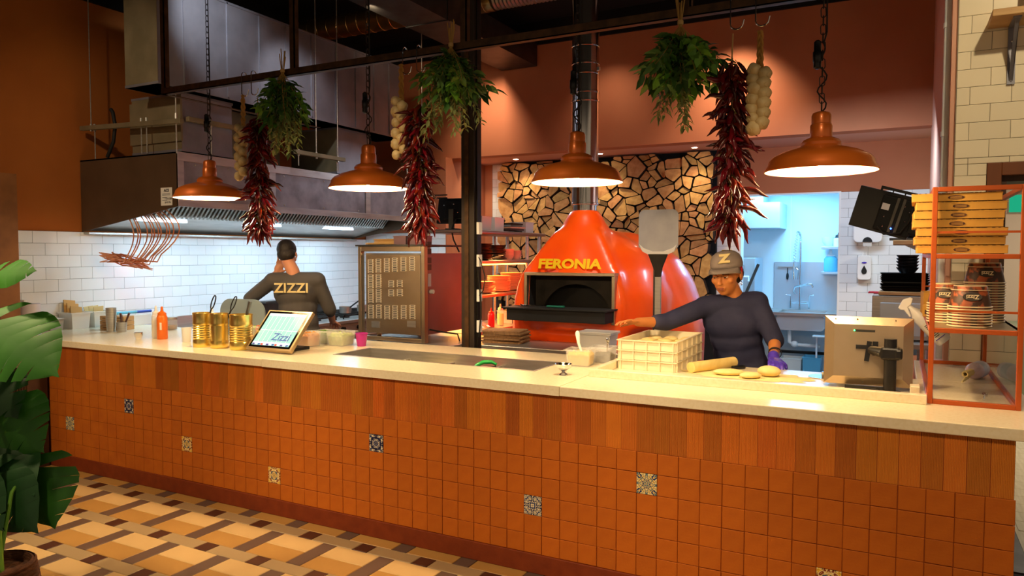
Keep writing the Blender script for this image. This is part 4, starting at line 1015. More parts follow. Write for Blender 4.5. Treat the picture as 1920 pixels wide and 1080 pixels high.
def squeeze(name, label, x, y, z, r, h, mt, cap='white_plastic', fill=None, lab=False, group=None, fh=.75):
    t = thing(name, label, 'bottle', (x, y, z), group=group); hb = h*.74
    MB().lathe([(r*.92, 0), (r, .006), (r, hb-.02), (r*.9, hb-.006), (r*.7, hb)], n=24).build('bottle_body', mt, t, True)
    MB().lathe([(r*.8, hb-.004), (r*.8, hb+h*.06), (r*.55, hb+h*.09), (r*.28, hb+h*.12), (r*.2, h), (r*.06, h)], n=20).build('nozzle_cap', cap, t, True)
    if fill: MB().lathe([(r*.88, .004), (r*.955, .008), (r*.955, hb*fh), (.001, hb*fh)], n=24).build('contents', fill, t, True)
    if lab: MB().cbox((r*.55, -r*.86, hb*.55), (r*.75, .003, hb*.3), rotm(0, 0, 0)).build('paper_label', 'paper', t)
    return t
squeeze('sauce_bottle', 'red sauce bottle on the gantry worktop left of the oven', 2.56, 3.33, .901, .035, .20, 'red_plastic', 'red_plastic')
squeeze('oil_bottle', 'bottle of yellow oil beside the red sauce bottle', 2.55, 3.55, .901, .036, .23, 'clear_plastic', 'white_plastic', 'yellow_oil')
tub('steel_pan', 'small steel pan on the gantry worktop against the oven', 2.5, 3.85, .901, .18, .2, .14, mt='steel', cat='pan')
for k, (y, lb) in enumerate(((2.98, 'red-handled tongs nearest the column'), (3.12, 'red-handled tongs in the middle of the three'), (3.24, 'red-handled tongs next to the red sauce bottle'))):
    t = thing('serving_tongs', lb, 'tongs', (2.58, y, .912), -.5, 'red-handled tongs')
    for s in (-1, 1):
        MB().tube([(-.14, .012*s, .03), (.02, .008*s, .002)], .004, 6).build('arm', 'steel', t, True)
        MB().tube([(-.14, .012*s, .03), (-.03, .012*s, .008)], .008, 6).build('grip', 'red_plastic' if k != 1 else 'maple', t, True)
# monitor on the gantry end
mn = thing('order_screen', 'black order screen seen from behind beside the column', 'screen', (2.43, 2.80, 1.907), .15)
MB().cbox((0, .02, .20), (.40, .03, .26), rotm(-.25, 0, 0)).build('panel', 'black_plastic', mn, bevel=.006)
MB().cbox((0, -.01, .20), (.22, .03, .20), rotm(-.25, 0, 0)).build('rear_housing', 'black_plastic', mn, bevel=.01)
MB().box((-.05, -.09, 0), (.05, .05, .012)).cbox((0, -.05, .1), (.05, .03, .2)).build('stand', 'black_plastic', mn)
MB().cbox((-.14, -.06, .34), (.2, .01, .012)).cbox((-.14, -.06, .31), (.2, .01, .012)).build('carry_handle', 'black_plastic', mn)
for a in ((-.08, -.045, .24), (.02, -.04, .25), (.06, -.04, .17), (-.02, -.045, .13)): MB().ell(a, .006, 8, 6).build('screw', 'chrome', mn)
MB().tube([(.05, -.06, .1), (.03, -.12, .0), (.06, -.14, -.1), (.12, -.14, -.22)], .008, 8).build('cable', 'rubber', mn, True)
# ------------------------------------------------------------- cooking range along the left wall
rg = thing('cooking_range', 'stainless cooking range with black burner grates under the hood', 'cooker', (.2, 3.0, 0))
MB().box((LX+.02, 1.55, .12), (.66, 4.55, .86)).build('cabinet', 'steel', rg, w=True)
MB().box((LX+.02, 1.55, .86), (.69, 4.55, .895)).build('cooktop', 'steel', rg, w=True, bevel=.005)
MB().box((LX+.012, 1.55, .895), (LX+.06, 2.85, 1.02)).build('splashback', 'steel', rg, w=True)
MB().box((LX+.012, 2.85, .895), (LX+.06, 3.9, 1.09)).box((LX+.012, 2.85, 1.09), (LX+.14, 3.9, 1.11)).build('splashback', 'steel_dark', rg, w=True)
for i in range(5):
    for j in range(2):
        cx, cy = .02+j*.38, 2.05+i*.5; m = MB()
        m.box((cx-.15, cy-.2, .925), (cx-.135, cy+.2, .94)).box((cx+.135, cy-.2, .925), (cx+.15, cy+.2, .94))
        for k in range(4): m.box((cx-.15, cy-.19+k*.122, .925), (cx+.15, cy-.172+k*.122, .943))
        for sx in (-.14, .13):
            for sy in (-.19, .18): m.box((cx+sx, cy+sy, .895), (cx+sx+.012, cy+sy+.012, .93))
        m.build('burner_grate', 'black_steel', rg, w=True)
        MB().lathe([(.06, 0), (.055, .014), (.001, .018)], c=(cx, cy, .895), n=16).build('burner', 'black_steel', rg, w=True)
for i in range(10): MB().cyl((.66, 1.8+i*.28, .80), (.70, 1.8+i*.28, .80), .024, n=14).build('control_knob', 'black_plastic', rg, w=True, smooth=True)
for i in range(3): MB().cyl((.66, 1.75+i*.95, .70), (.70, 1.75+i*.95, .70), .01, n=8).cyl((.66, 2.35+i*.95, .70), (.70, 2.35+i*.95, .70), .01, n=8).cyl((.70, 1.7+i*.95, .70), (.70, 2.4+i*.95, .70), .012, n=10).build('oven_handle', 'steel', rg, w=True, smooth=True)
for k, (y, s) in enumerate(((3.62, 1), (3.95, 1.25))):
    t = thing('sauce_pan', ['small saucepan with raised handle at the back of the range', 'saucepan with raised handle at the far end of the range'][k], 'pan', (.35, y, .944))
    MB().lathe([(.07, 0), (.075, .08), (.072, .08), (.068, .004), (.001, .004)], n=24, cap=False).build('pan_body', 'steel', t, True)
    MB().tube([(.07, 0, .07), (.12, .02, .11), (.20, .05, .17)], .009, 8).build('handle', 'black_plastic', t, True)
ws_ = thing('wall_shelf', 'small steel shelf in the corner behind the deck oven', 'shelf', (.75, 4.72, 1.16))
MB().box((.55, 4.60, 1.15), (1.0, 4.836, 1.165)).build('board', 'steel', ws_, w=True)
MB().box((.58, 4.82, 1.02), (.60, 4.836, 1.15)).box((.95, 4.82, 1.02), (.97, 4.836, 1.15)).build('bracket', 'steel', ws_, w=True)
tub('grey_tub', 'lower pale tub on the corner shelf behind the deck oven', .78, 4.72, 1.166, .3, .18, .16, mt='white_plastic', lip=.01, lid='white_plastic')
tub('grey_tub', 'upper pale tub on the corner shelf behind the deck oven', .78, 4.72, 1.34, .3, .18, .16, mt='white_plastic', lip=.01)
cp = thing('copper_wire_bundle', 'tangled bundle of copper wire hanging under the hood front', 'wire bundle', (.35, .95, 1.62))
rr = random.Random(3)
for i in range(12):
    y0 = .786; x0 = [.34, .37, .40, .48, .52, .55, .59, .62, .67, .70, .74, .79][i]+rr.uniform(-.012, .012)
    pts = []
    for k in range(9):
        u = k/8; pts.append((x0+(.08+.012*i)*math.sin(u*PI*.9)-.14*u*u, y0+.02*u, 1.866+(x0+.317)*.15+.02-.34*u-.05*u*u))
    a = rr.uniform(0, .1)
    pts += [(pts[-1][0]-.10, .84, 1.59+rr.uniform(-.02, .03)), (.15+rr.uniform(-.05, .05), .82, 1.62+rr.uniform(-.03, .05)), (-.02+rr.uniform(-.1, .1), .80, 1.64+rr.uniform(-.05, .05)), (.12, .86, 1.58+rr.uniform(-.02, .03)), (.3+rr.uniform(-.05, .1), .9, 1.55+rr.uniform(-.02, .04))]
    MB().tube(pts, .0055, 6).build('wire', 'copper_wire', cp, True, w=True)
for i in range(14):
    y0 = .80+rr.uniform(0, .14); z = 1.58+rr.uniform(-.03, .05)
    MB().tube([(.02+rr.uniform(-.12, .05), y0, z+.04), (.12, y0+.01, z+.03), (.25, y0+.02, z), (.42+rr.uniform(-.05, .08), y0, z-.03)], .0042, 6).build('wire', 'copper_wire', cp, True, w=True)
# ------------------------------------------------------------- dishwashing room
sk = thing('wash_sink', 'stainless sink bench in the blue-lit washing room', 'sink', (5.2, 7.2, 0))
m = MB().box((4.66, 6.85, .86), (4.92, 7.58, .90)).box((5.50, 6.85, .86), (5.95, 7.58, .90)).box((4.92, 6.85, .86), (5.50, 6.92, .90)).box((4.92, 7.4, .86), (5.50, 7.58, .90))
m.build('bench_top', 'steel', sk, w=True)
b_ = MB().prism([(x, z) for x, z in rrect(4.91, .665, 5.505, .87, .06, 5)], 6.90, 7.42, 'y').build('bowl', 'wash_steel', sk, w=True, smooth=True) if 'wash_steel' in M else None
mat('wash_steel', '#c6d2da', .35, .6)
MB().prism(rrect(4.91, .665, 5.505, .87, .06, 5), 6.90, 7.42, 'y').build('bowl', 'wash_steel', sk, w=True, smooth=True)
MB().box((4.78, 7.57, .90), (5.95, 7.59, 1.56)).build('splashback', 'wash_steel', sk, w=True)
for x in (4.84, 5.88): MB().box((x, 6.88, 0), (x+.04, 6.92, .86)).build('leg', 'steel', sk, w=True)
MB().tube([(5.06, 7.05, .665), (5.06, 7.05, .50), (5.10, 7.05, .46), (5.45, 7.05, .45)], .025, 12).build('waste_pipe', 'white_plastic', sk, True, w=True)
MB().ell((5.13, 7.02, .47), .045, 14, 10).build('waste_trap', 'white_plastic', sk, True, w=True)
MB().tube([(4.86, 7.3, .33), (5.9, 7.3, .33)], .02, 8).build('supply_pipe', 'rubber', sk, True, w=True)
tp = thing('spray_tap', 'tall chrome pre-rinse spray tap at the sink', 'tap', (5.14, 7.42, .90))
MB().tube([(0, 0, 0), (0, 0, .95)], .014, 10).build('riser', 'chrome', tp, True)
m = MB(); P = []
for i in range(161):
    u = i/160; a = u*2*PI*22; c = Vector((-.0-.085*math.sin(min(1, u*1.5)*PI*.5)*0, 0, .95+.14*math.sin(u*PI*.5)))
    cx = -.04*(1-math.cos(u*PI)); cz = .95+.13*math.sin(u*PI) if u < .5 else 1.08-.42*(u-.5)*2
    P.append((cx+.018*math.cos(a), .018*math.sin(a), cz))
m.tube(P, .0035, 5).build('spring_hose', 'chrome', tp, True)
MB().tube([(-.08, 0, .66), (-.085, 0, .55), (-.08, 0, .42)], [.012, .014, .024], 10).build('spray_head', 'chrome', tp, True)
MB().tube([(-.07, -.01, .6), (-.02, -.02, .55), (-.03, -.02, .42)], .005, 8).build('trigger', 'chrome', tp, True)
MB().tube([(-.05, -.02, .22), (-.08, -.03, .26), (-.06, -.05, .32), (.10, -.10, .36), (.16, -.12, .36), (.18, -.12, .32)], .012, 10).build('spout', 'chrome', tp, True)
MB().tube([(-.12, 0, .02), (-.12, 0, .12)], .014, 8).tube([(.12, 0, .02), (.12, 0, .12)], .014, 8).tube([(-.12, 0, .1), (.12, 0, .1)], .010, 8).build('body', 'chrome', tp, True)
for s in (-1, 1): MB().tube([(.12*s, 0, .12), (.12*s, 0, .2), (.18*s, -.01, .21)], .008, 8).build('lever', 'chrome', tp, True)
sq = thing('squeegee', 'hand squeegee hung on the steel splashback', 'squeegee', (4.96, 7.555, 1.36))
MB().box((-.13, -.01, .12), (.13, .005, .135)).build('blade', 'steel', sq); MB().tube([(0, 0, .125), (0, -.01, .05)], .006, 8).ell((0, -.01, 0), (.018, .014, .05), 12, 8).build('handle', 'rubber', sq, True)
for z, lb in ((1.435, 'lower grey shelf at the right of the washing room'), (1.77, 'upper grey shelf at the right of the washing room')):
    o = MB().box((5.42, 7.2, z-.035), (6.195, 7.56, z)).build('wash_shelf', 'wash_steel', None, bevel=.004); tag(o, lb, 'shelf', 'washing room shelves')
t = thing('detergent_bottle', 'large bottle of blue detergent on the lower shelf', 'bottle', (5.53, 7.32, 1.436))
MB().lathe([(.075, 0), (.085, .01), (.085, .17), (.06, .20), (.05, .205)], n=24).build('body', 'blue_liquid', t, True); MB().lathe([(.05, .205), (.05, .225), (.02, .24), (.014, .29), (.004, .3)], n=20).build('cap', 'white_plastic', t, True)
t = thing('pump_bottle', 'small bottle with black cap on the upper shelf', 'bottle', (5.62, 7.32, 1.771))
MB().lathe([(.055, 0), (.06, .008), (.06, .10), (.04, .115)], n=20).build('body', 'white_plastic', t, True); MB().lathe([(.042, .115), (.035, .15), (.012, .16), (.008, .185)], n=16).build('cap', 'black_plastic', t, True)
t = thing('glass_bowl', 'clear bowl on the upper shelf in the washing room', 'bowl', (5.50, 7.45, 1.771))
MB().lathe([(.05, .005), (.09, .06), (.10, .13), (.096, .13), (.085, .06), (.045, .01)], n=24, cap=False).build('body', 'frosted_plastic', t, True)
t = thing('wash_hood', 'boxy white extractor canopy in the washing room', 'extractor hood', (4.62, 7.2, 2.02))
MB().box((4.02, 6.9, 2.02), (4.93, 7.58, 2.36)).build('canopy', 'wash_steel', t, w=True); MB().box((4.2, 7.0, 2.36), (4.7, 7.5, 2.6)).build('neck', 'wash_steel', t, w=True)
t = thing('dishwasher', 'pale upright dishwasher at the left of the washing room', 'dishwasher', (4.45, 7.25, 0))
MB().box((4.02, 6.95, 0), (4.62, 7.58, 1.62)).build('body', 'wash_steel', t, w=True, bevel=.01); MB().box((4.40, 6.935, 1.44), (4.47, 6.95, 1.52)).build('display', 'ink', t, w=True)
MB().tube([(4.42, 6.93, 1.36), (4.54, 6.92, 1.36), (4.54, 6.92, 1.30)], .016, 8).build('pipe', 'white_plastic', t, True, w=True)
MB().cbox((0, 0, 0), (.035, .03, .42), rotm(0, .38, 0, (4.60, 6.86, 1.34))).cbox((0, 0, 0), (.02, .035, .4), rotm(0, .38, 0, (4.60, 6.86, 1.34))).build('lever', 'steel_dark', t, w=True)
t = thing('wash_light', 'fluorescent strip light on the washing room ceiling', 'light', (4.6, 6.5, 2.56))
MB().cbox((0, 0, .02), (.6, .12, .04)).build('tray', 'white_plastic', t); MB().cbox((0, 0, -.008), (.55, .08, .02)).build('tube', 'lamp_glow_cool', t)
for i, (x, y, w, d, h, mt_, lb) in enumerate(((5.10, 6.75, .26, .3, .17, 'frosted_plastic', 'clear crate on the floor under the sink'), (5.36, 6.72, .22, .3, .2, 'blue_liquid', 'blue crate on the floor under the sink'))):
    tub('floor_crate', lb, x, y+.3, .0, w, d, h+.12, mt=mt_, cat='crate', tap=.95)
tag(MB().box((5.37, 6.80, .60), (5.9, 7.0, .615)).box((5.85, 6.82, 0), (5.88, 6.98, .6)).box((5.4, 6.94, .0), (5.42, 6.98, .6)).build('low_bench', 'white_plastic'), 'narrow white bench below the sink', 'bench')
# ------------------------------------------------------------- fittings on the right tiled wall
sd = thing('soap_dispenser', 'white wall soap dispenser with dark teardrop window', 'dispenser', (5.995, 5.83, 1.38))
MB().prism(rrect(-.069, 0, .069, .275, .03, 4), -.045, .05, 'y').build('housing', 'white_plastic', sd, bevel=.008)
tear = [(0, .165)]+[(.028*math.cos(a), .098+.034*math.sin(a)) for a in [PI*.15-PI*1.3*i/12 for i in range(13)]]
MB().prism(tear, -.053, -.044, 'y').build('window', 'rubber', sd); MB().prism([(.026*math.cos(a), .195+.010*math.sin(a)) for a in [2*PI*i/16 for i in range(16)]], -.053, -.045, 'y').build('badge', 'glove_purple', sd)
MB().tube([(-.02, 0, .275), (-.015, 0, .30), (-.02, 0, .315)], .005, 6).tube([(.02, 0, .275), (.015, 0, .30), (.02, 0, .315)], .005, 6).build('hook', 'white_plastic', sd)
td = thing('towel_dispenser', 'white paper roll dispenser high on the tiled wall', 'dispenser', (6.025, 5.80, 1.80))
MB().prism(rrect(-.145, 0, .145, .275, .05, 4), -.1, .085, 'y').build('housing', 'white_plastic', td, bevel=.01)
MB().prism([(.055*math.cos(a), .0+.055*math.sin(a)) for a in [PI*i/10 for i in range(11)]], -.11, -.098, 'y').build('window', 'glove_purple', td) if False else None
MB().cbox((-.0, -.06, -.02), (.09, .06, .05)).build('paper_outlet', 'frosted_plastic', td, bevel=.008)
MB().prism([(.05*math.cos(a), .005+.055*math.sin(a)) for a in [PI*i/10 for i in range(11)]], -.106, -.098, 'y').build('sight_window', 'rubber', td)
tag(MB().box((4.40, 5.872, 1.58), (4.52, 5.886, 1.72)).build('yellow_sign', 'yellow_letter'), 'small yellow notice on the white tiles behind the cap', 'sign')
# bench with oven box, trays and pans against the side wall
table('side_bench', 'stainless bench in the passage against the right wall', 6.10, 3.75, 6.59, 5.0, .90, shelf=.3)
mw = thing('counter_oven', 'stainless box oven on the passage bench', 'oven', (6.36, 4.2, .902))
MB().box((6.135, 3.95, .915), (6.585, 4.5, 1.30)).build('cabinet', 'steel', mw, w=True, bevel=.006); MB().box((6.20, 3.938, .95), (6.57, 3.951, 1.24)).build('door', 'wash_steel', mw, w=True, bevel=.02)
for x in (6.16, 6.55): MB().box((x, 3.97, .901), (x+.02, 3.99, .916)).box((x, 4.45, .901), (x+.02, 4.47, .916)).build('foot', 'rubber', mw, w=True)
tag(MB().cbox((0, 0, 0), (.40, .36, .03)).build('tray_board', 'wood_light', None, loc=(6.385, 4.14, 1.322), bevel=.003), 'pale board under the stack of black trays', 'board')
tag(MB().cbox((0, 0, 0), (.22, .2, .012)).build('paper_pad', 'bandana_red', None, loc=(6.20, 4.4, 1.308)), 'red folder on the box oven', 'folder')
tm_ = MB().frus((-.16, -.12, .16, .12), (-.195, -.15, .195, .15), 0, .03, cap=(1, 0)).frus((-.155, -.115, .155, .115), (-.19, -.145, .19, .145), .004, .031, cap=(1, 0)).mesh('black_tray', 'tray_black')
for i in range(8): tag(link('black_tray', tm_, None, (6.385+R.uniform(-.01, .01), 4.14+R.uniform(-.01, .01), 1.338+.019*i), (0, 0, R.uniform(-.05, .05))), 'black tray in the stack on the passage bench', 'tray', 'black trays')
for i in range(5): tag(link('black_dish', disc(.09, .05, 'tray_black', 'black_dish'), None, (6.41, 4.13, 1.50+.028*i), (0, 0, i)), 'black dish stacked on top of the black trays', 'dish', 'black dishes')
wsh = thing('passage_shelf', 'wooden wall shelf holding dark pans behind the pizza boxes', 'shelf', (6.44, 4.2, 1.76))
MB().box((6.29, 3.98, 1.755), (6.598, 4.5, 1.795)).build('board', 'wood_light', wsh, w=True, bevel=.004)
for y in (4.05, 4.42): MB().prism([(6.598, 1.755), (6.598, 1.65), (6.38, 1.755)], y, y+.012, 'y').build('bracket', 'steel', wsh, w=True)
bw_ = thing('mixing_bowl', 'dark steel mixing bowl on the passage shelf', 'bowl', (6.46, 4.2, 1.817)); MB().lathe([(.05, 0), (.10, .03), (.13, .10), (.127, .10), (.096, .034), (.045, .006)], n=28, cap=False).build('body', 'steel_dark', bw_, True)
tag(MB().cbox((0, 0, 0), (.30, .3, .02)).build('baking_sheet', 'steel_dark', None, loc=(6.43, 4.2, 1.8065-.0) if False else (6.41, 4.2, 1.806)), 'dark baking sheet at the edge of the passage shelf', 'tray')
# tilted black screen on an arm
bs = thing('kitchen_screen', 'large black kitchen screen tilted on a wall arm', 'screen', (6.27, 2.55, 1.96), rot=(.12, 0.30, -.12))
MB().cbox((-.04, .02, 0), (.40, .03, .30)).build('panel', 'black_plastic', bs, bevel=.004)
MB().cbox((.05, -.02, .0), (.24, .05, .26)).build('rear_housing', 'black_matte', bs, bevel=.012)
MB().box((-.10, -.03, .165), (.14, -.02, .185)).box((-.10, -.03, .15), (-.085, -.02, .17)).box((-.02, -.03, .15), (-.012, -.02, .17)).box((.06, -.03, .15), (.068, -.02, .17)).box((.125, -.03, .15), (.14, -.02, .17)).build('carry_handle', 'black_plastic', bs)
for x in (.03, .07): MB().box((x, -.052, -.12), (x+.018, -.044, .13)).build('mount_rail', 'steel_dark', bs)
MB().cbox((-.03, -.047, .05), (.05, .003, .045)).build('rating_label', 'paper_grey', bs)
for a, mt_ in (((-.02, -.05, -.02), 'chrome'), ((.09, -.05, .08), 'chrome'), ((.13, -.05, .05), 'chrome'), ((.12, -.05, -.02), 'chrome'), ((-.01, -.05, -.09), 'chrome'), ((.05, -.054, -.09), 'led_blue')): MB().ell(a, .006, 8, 6).build('screw' if mt_ == 'chrome' else 'status_led', mt_, bs)
MB().tube([(.14, -.05, .08), (.15, -.07, 0), (.12, -.08, -.1), (.02, -.07, -.14), (-.04, -.06, -.10)], .006, 8).build('cable', 'rubber', bs, True)
MB().cbox((.20, .0, -.03), (.14, .09, .16)).build('arm_block', 'black_matte', bs, bevel=.02)
MB().cbox((.30, .0, .04), (.12, .04, .04)).build('arm', 'black_plastic', bs)
# plank shelf on a bracket, top right
br = thing('bracket_shelf', 'wooden plank shelf on a galvanised bracket, top right', 'shelf', (7.1, 1.75, 3.0))
MB().box((6.78, 1.62, 3.02), (7.8, 1.895, 3.06)).build('plank', 'wood_light', br, w=True, bevel=.004)
MB().box((6.885, 1.885, 2.68), (6.925, 1.895, 3.02)).box((6.885, 1.66, 3.01), (6.925, 1.895, 3.02)).add([(6.895, 1.885, 2.74), (6.915, 1.885, 2.74), (6.915, 1.885, 2.70), (6.895, 1.885, 2.70), (6.895, 1.67, 3.01), (6.915, 1.67, 3.01), (6.915, 1.70, 3.01), (6.895, 1.70, 3.01)], [(0, 1, 5, 4), (1, 2, 6, 5), (2, 3, 7, 6), (3, 0, 4, 7)]).build('bracket', 'galvanised', br, w=True)
for z in (2.70, 2.93): MB().ell((6.905, 1.884, z), (.006, .004, .006), 8, 6).build('screw', 'chrome', br, w=True)
tag(MB().cyl((6.98, 1.75, 3.06), (6.98, 1.75, 3.45), .03, n=16).build('wooden_roll', 'door_brown', None, True), 'brown post standing on the plank shelf, top right', 'post')
# ------------------------------------------------------------- things on the worktop, left to right
ZT_ = 1.0005
def can(x, y, label, r=.077, h=.245, z=ZT_, group='gold catering tins'):
    t = thing('tin_can', label, 'tin', (x, y, z), group=group)
    pr = [(r*.97, 0), (r, .004), (r, .05)]
    for i in range(7): a = .058+i*.0165; pr += [(r*.935, a), (r*1.01, a+.008)]
    pr += [(r*.985, .18), (r*.985, h-.012), (r*1.01, h-.006), (r*1.01, h), (r*.96, h), (r*.95, h-.01), (r*.95, .01), (.001, .01)]
    MB().lathe(pr, n=40).build('can_body', 'gold_tin', t, True, ang=60)
    MB().lathe([(r*1.0, h-.008), (r*1.015, h-.005), (r*1.015, h-.001), (r*1.0, h+.001)], n=40, cap=False).build('rim', 'gold_tin', t, True)
    return t
can(1.905, .24, 'gold ribbed tin leftmost of the three on the worktop', .064)
can(2.065, .255, 'gold ribbed tin in the middle of the three', .062)
can(2.262, .272, 'gold ribbed tin next to the touchscreen', .078)
can(-.20, .085, 'gold tin at the wall end of the worktop beside the paper roll', .06, .2, group=None)
def utensil(label, p0, p1, r, mt, loop=True, lm=None):
    t = thing('ladle', label, 'utensil', tuple(p0)); d = Vector(p1)-Vector(p0)
    MB().tube([(0, 0, 0), tuple(d*.72)], r, 8).build('handle', mt, t, True)
    if loop:
        s = d.normalized(); q = s.cross(Vector((.46, -.89, 0))).normalized(); c = d*.86
        P = [tuple(c+s*(d.length*.14*math.cos(a))+q*(.012*math.sin(a))) for a in [2*PI*i/14 for i in range(15)]]
        MB().tube(P, .0045, 6).build('hanging_loop', lm or mt, t, True)
    else: MB().tube([tuple(d*.72), tuple(d)], [r*1.2, r*1.35], 10).build('grip', lm or mt, t, True)
utensil('black looped utensil handle in the leftmost gold tin', (1.895, .235, 1.02), (2.00, .28, 1.37), .006, 'black_plastic')
utensil('black looped utensil handle in the middle gold tin', (2.05, .25, 1.02), (2.155, .33, 1.365), .006, 'black_plastic')
utensil('steel-ended brown handle in the gold tin by the touchscreen', (2.24, .265, 1.02), (2.325, .30, 1.335), .009, 'brown_handle', False, 'steel_dull')
# touchscreen
tb = thing('touchscreen', 'gold-framed touchscreen leaning back on the worktop', 'touchscreen', (2.585, .20, ZT_), .0)
th = math.atan2(.25, .225); TL = .335
TT = rotm(th, 0, 0, (0, 0, .022))
MB().box((-.205, 0, -.028), (.205, TL, 0), TT).build('casing', 'tablet_gold', tb, bevel=.004) if 'tablet_gold' in M else None
mat('tablet_gold', '#b9a27a', .35, .85); mat('screen_blue', '#86c4d0', .1, emit=.35); mat('screen_white', '#eef6fa', emit=.5); mat('screen_text', '#1f4fa8', emit=.25); mat('screen_black', '#08080a', .08)
MB().box((-.205, 0, -.028), (.205, TL, 0), TT).build('casing', 'tablet_gold', tb, bevel=.004)
MB().box((-.188, .018, 0), (.188, TL-.012, .0012), TT).build('bezel', 'screen_black', tb)
scn = MB().box((-.170, .034, .0012), (.170, TL-.030, .0018), TT).build('display', 'screen_blue', tb)
MB().box((-.170, TL-.052, .0018), (.170, TL-.030, .0021), TT).build('tool_bar', 'screen_white', tb)
MB().box((-.170, .05, .0018), (.170, .062, .0021), TT).build('status_bar', 'screen_white', tb)
g = MB()
for i in range(7): g.box((-.13+i*.042, .064, .0018), (-.1285+i*.042, TL-.053, .0022), TT)
g.box((-.17, .16, .0018), (.17, .163, .0022), TT); g.build('grid_lines', 'screen_white', tb)
for i in range(13): MB().box((-.165+i*.0255, .036, .0018), (-.145+i*.0255, .049, .0022), TT).build('app_icon', ['glove_purple', 'screen_white', 'screen_text', 'red_plastic', 'screen_white'][i % 5], tb)
me = text_mesh('Zizzi', .085, 'screen_text', .0004, 1.0, .0008); o = link('lettering', me, tb); o.matrix_local = TT @ rotm(0, 0, 0, (.060, .105, .0026))
MB().box((-.10, .14, 0), (.10, .30, .02)).build('stand_base', 'black_plastic', tb, bevel=.004); MB().cbox((0, .20, .06), (.08, .04, .10)).build('stand_arm', 'black_plastic', tb)
# bottles, cups, tubs at the left end
squeeze('squeeze_bottle', 'clear squeeze bottle of herb dressing beside the orange one', 1.135, .44, ZT_, .034, .255, 'frosted_plastic', 'white_plastic', 'flour')
squeeze('squeeze_bottle', 'orange squeeze bottle with a white paper label', 1.24, .415, ZT_, .040, .255, 'orange_sauce', 'orange_sauce', lab=True)
squeeze('squeeze_bottle', 'pale squeeze bottle behind the leftmost gold tin', 1.70, .50, ZT_, .042, .26, 'frosted_plastic', 'white_plastic', 'flour')
t = thing('plastic_beaker', 'small clear plastic beaker behind the leftmost gold tin', 'cup', (1.575, .37, ZT_)); MB().lathe([(.03, 0), (.036, .11), (.034, .11), (.028, .003), (.001, .003)], n=20, cap=False).build('body', 'frosted_plastic', t, True)
t = thing('steel_pot', 'tiny footed steel sauce pot standing alone', 'pot', (1.08, .325, ZT_)); MB().lathe([(.02, 0), (.022, .006), (.033, .028), (.034, .052), (.032, .052), (.03, .03), (.001, .012)], n=24, cap=False).build('body', 'chrome', t, True)
t = thing('knife_cup', 'steel cup holding dark-handled knives', 'cup', (.475, .60, ZT_)); MB().lathe([(.036, 0), (.042, .085), (.040, .085), (.034, .004), (.001, .004)], n=24, cap=False).build('body', 'steel', t, True)
for i, (a, b) in enumerate((((.008, 0, .01), (-.03, .01, .165)), ((-.01, .01, .01), (.075, .02, .17)), ((.01, -.01, .01), (-.005, 0, .15)))):
    k = thing('table_knife', ['dark-handled knife leaning left in the steel cup', 'dark-handled knife leaning right in the steel cup', 'dark-handled knife upright in the steel cup'][i], 'knife', (.475+a[0], .60+a[1], ZT_+.006), group='knives in the steel cup')
    d = Vector(b)-Vector(a); MB().tube([(0, 0, 0), tuple(d*.45)], .005, 6).build('blade', 'steel', k); MB().tube([tuple(d*.45), tuple(d*.98)], [.007, .0095], 8).build('handle', 'brown_handle', k, True)
    MB().ell(tuple(d*.6+Vector((0, -.009, 0))), .003, 6, 5).ell(tuple(d*.8+Vector((0, -.010, 0))), .003, 6, 5).build('rivet', 'chrome', k)
sc3 = MB().lathe([(.034, 0), (.042, .095), (.043, .10), (.040, .10), (.032, .004), (.001, .004)], n=28, cap=False).mesh('steel_beaker', 'steel', True)
for i in range(6): tag(link('steel_beaker', sc3, None, (.385, .565, ZT_+.021*i)), 'steel beaker in the tall nested column beside the knives', 'cup', 'nested steel beakers')
for i in range(3):
    t = thing('napkin_box', ['bottom', 'middle', 'top'][i]+' wooden napkin box behind the nested steel beakers', 'box', (.235, .72, ZT_+i*.041), .2, 'wooden napkin boxes')
    MB().cbox((0, 0, .019), (.26, .12, .038)).build('box_body', 'wood_light', t, bevel=.003)
    MB().cbox((0, -.0605, .019), (.2, .002, .004)).build('finger_slot', 'wood_dark', t)
tub('steel_tub', 'small steel tub with paper on top, at the wall end', -.19, .40, ZT_, .16, .12, .10, mt='steel', cat='tub')
tag(MB().cbox((0, 0, 0), (.14, .09, .004)).build('receipt', 'paper', None, loc=(-.17, .40, ZT_+.104), rot=(0, .05, .4)), 'scrap of paper lying on the small steel tub', 'paper')
tub('plastic_bin', 'clear plastic bin holding cardboard sleeves by the wall', -.185, .60, ZT_, .2, .17, .145, mt='frosted_plastic')
tub('plastic_bin', 'clear plastic bin holding folded paper by the wall', -.185, .80, ZT_, .2, .16, .145, mt='frosted_plastic')
for i in range(3): tag(MB().cbox((0, 0, .12), (.012, .10, .24-.06*i)).build('card_sleeve', 'paper_brown', None, loc=(-.215+.028*i, .58+.012*i, ZT_+.02), rot=(-.15, -.3+.1*i*0, 0)), ['tall', 'middle', 'short'][i]+' brown cardboard sleeve in the clear bin', 'card', 'cardboard sleeves in the bin')
for i in range(3): tag(MB().cbox((0, 0, .09), (.008, .09, .16)).build('folded_paper', 'print_cream', None, loc=(-.225+.035*i, .80, ZT_+.02), rot=(.1, -.3+.25*i, 0)), ['left', 'middle', 'right'][i]+' folded cream paper sticking out of the clear bin', 'paper', 'folded papers in the bin')
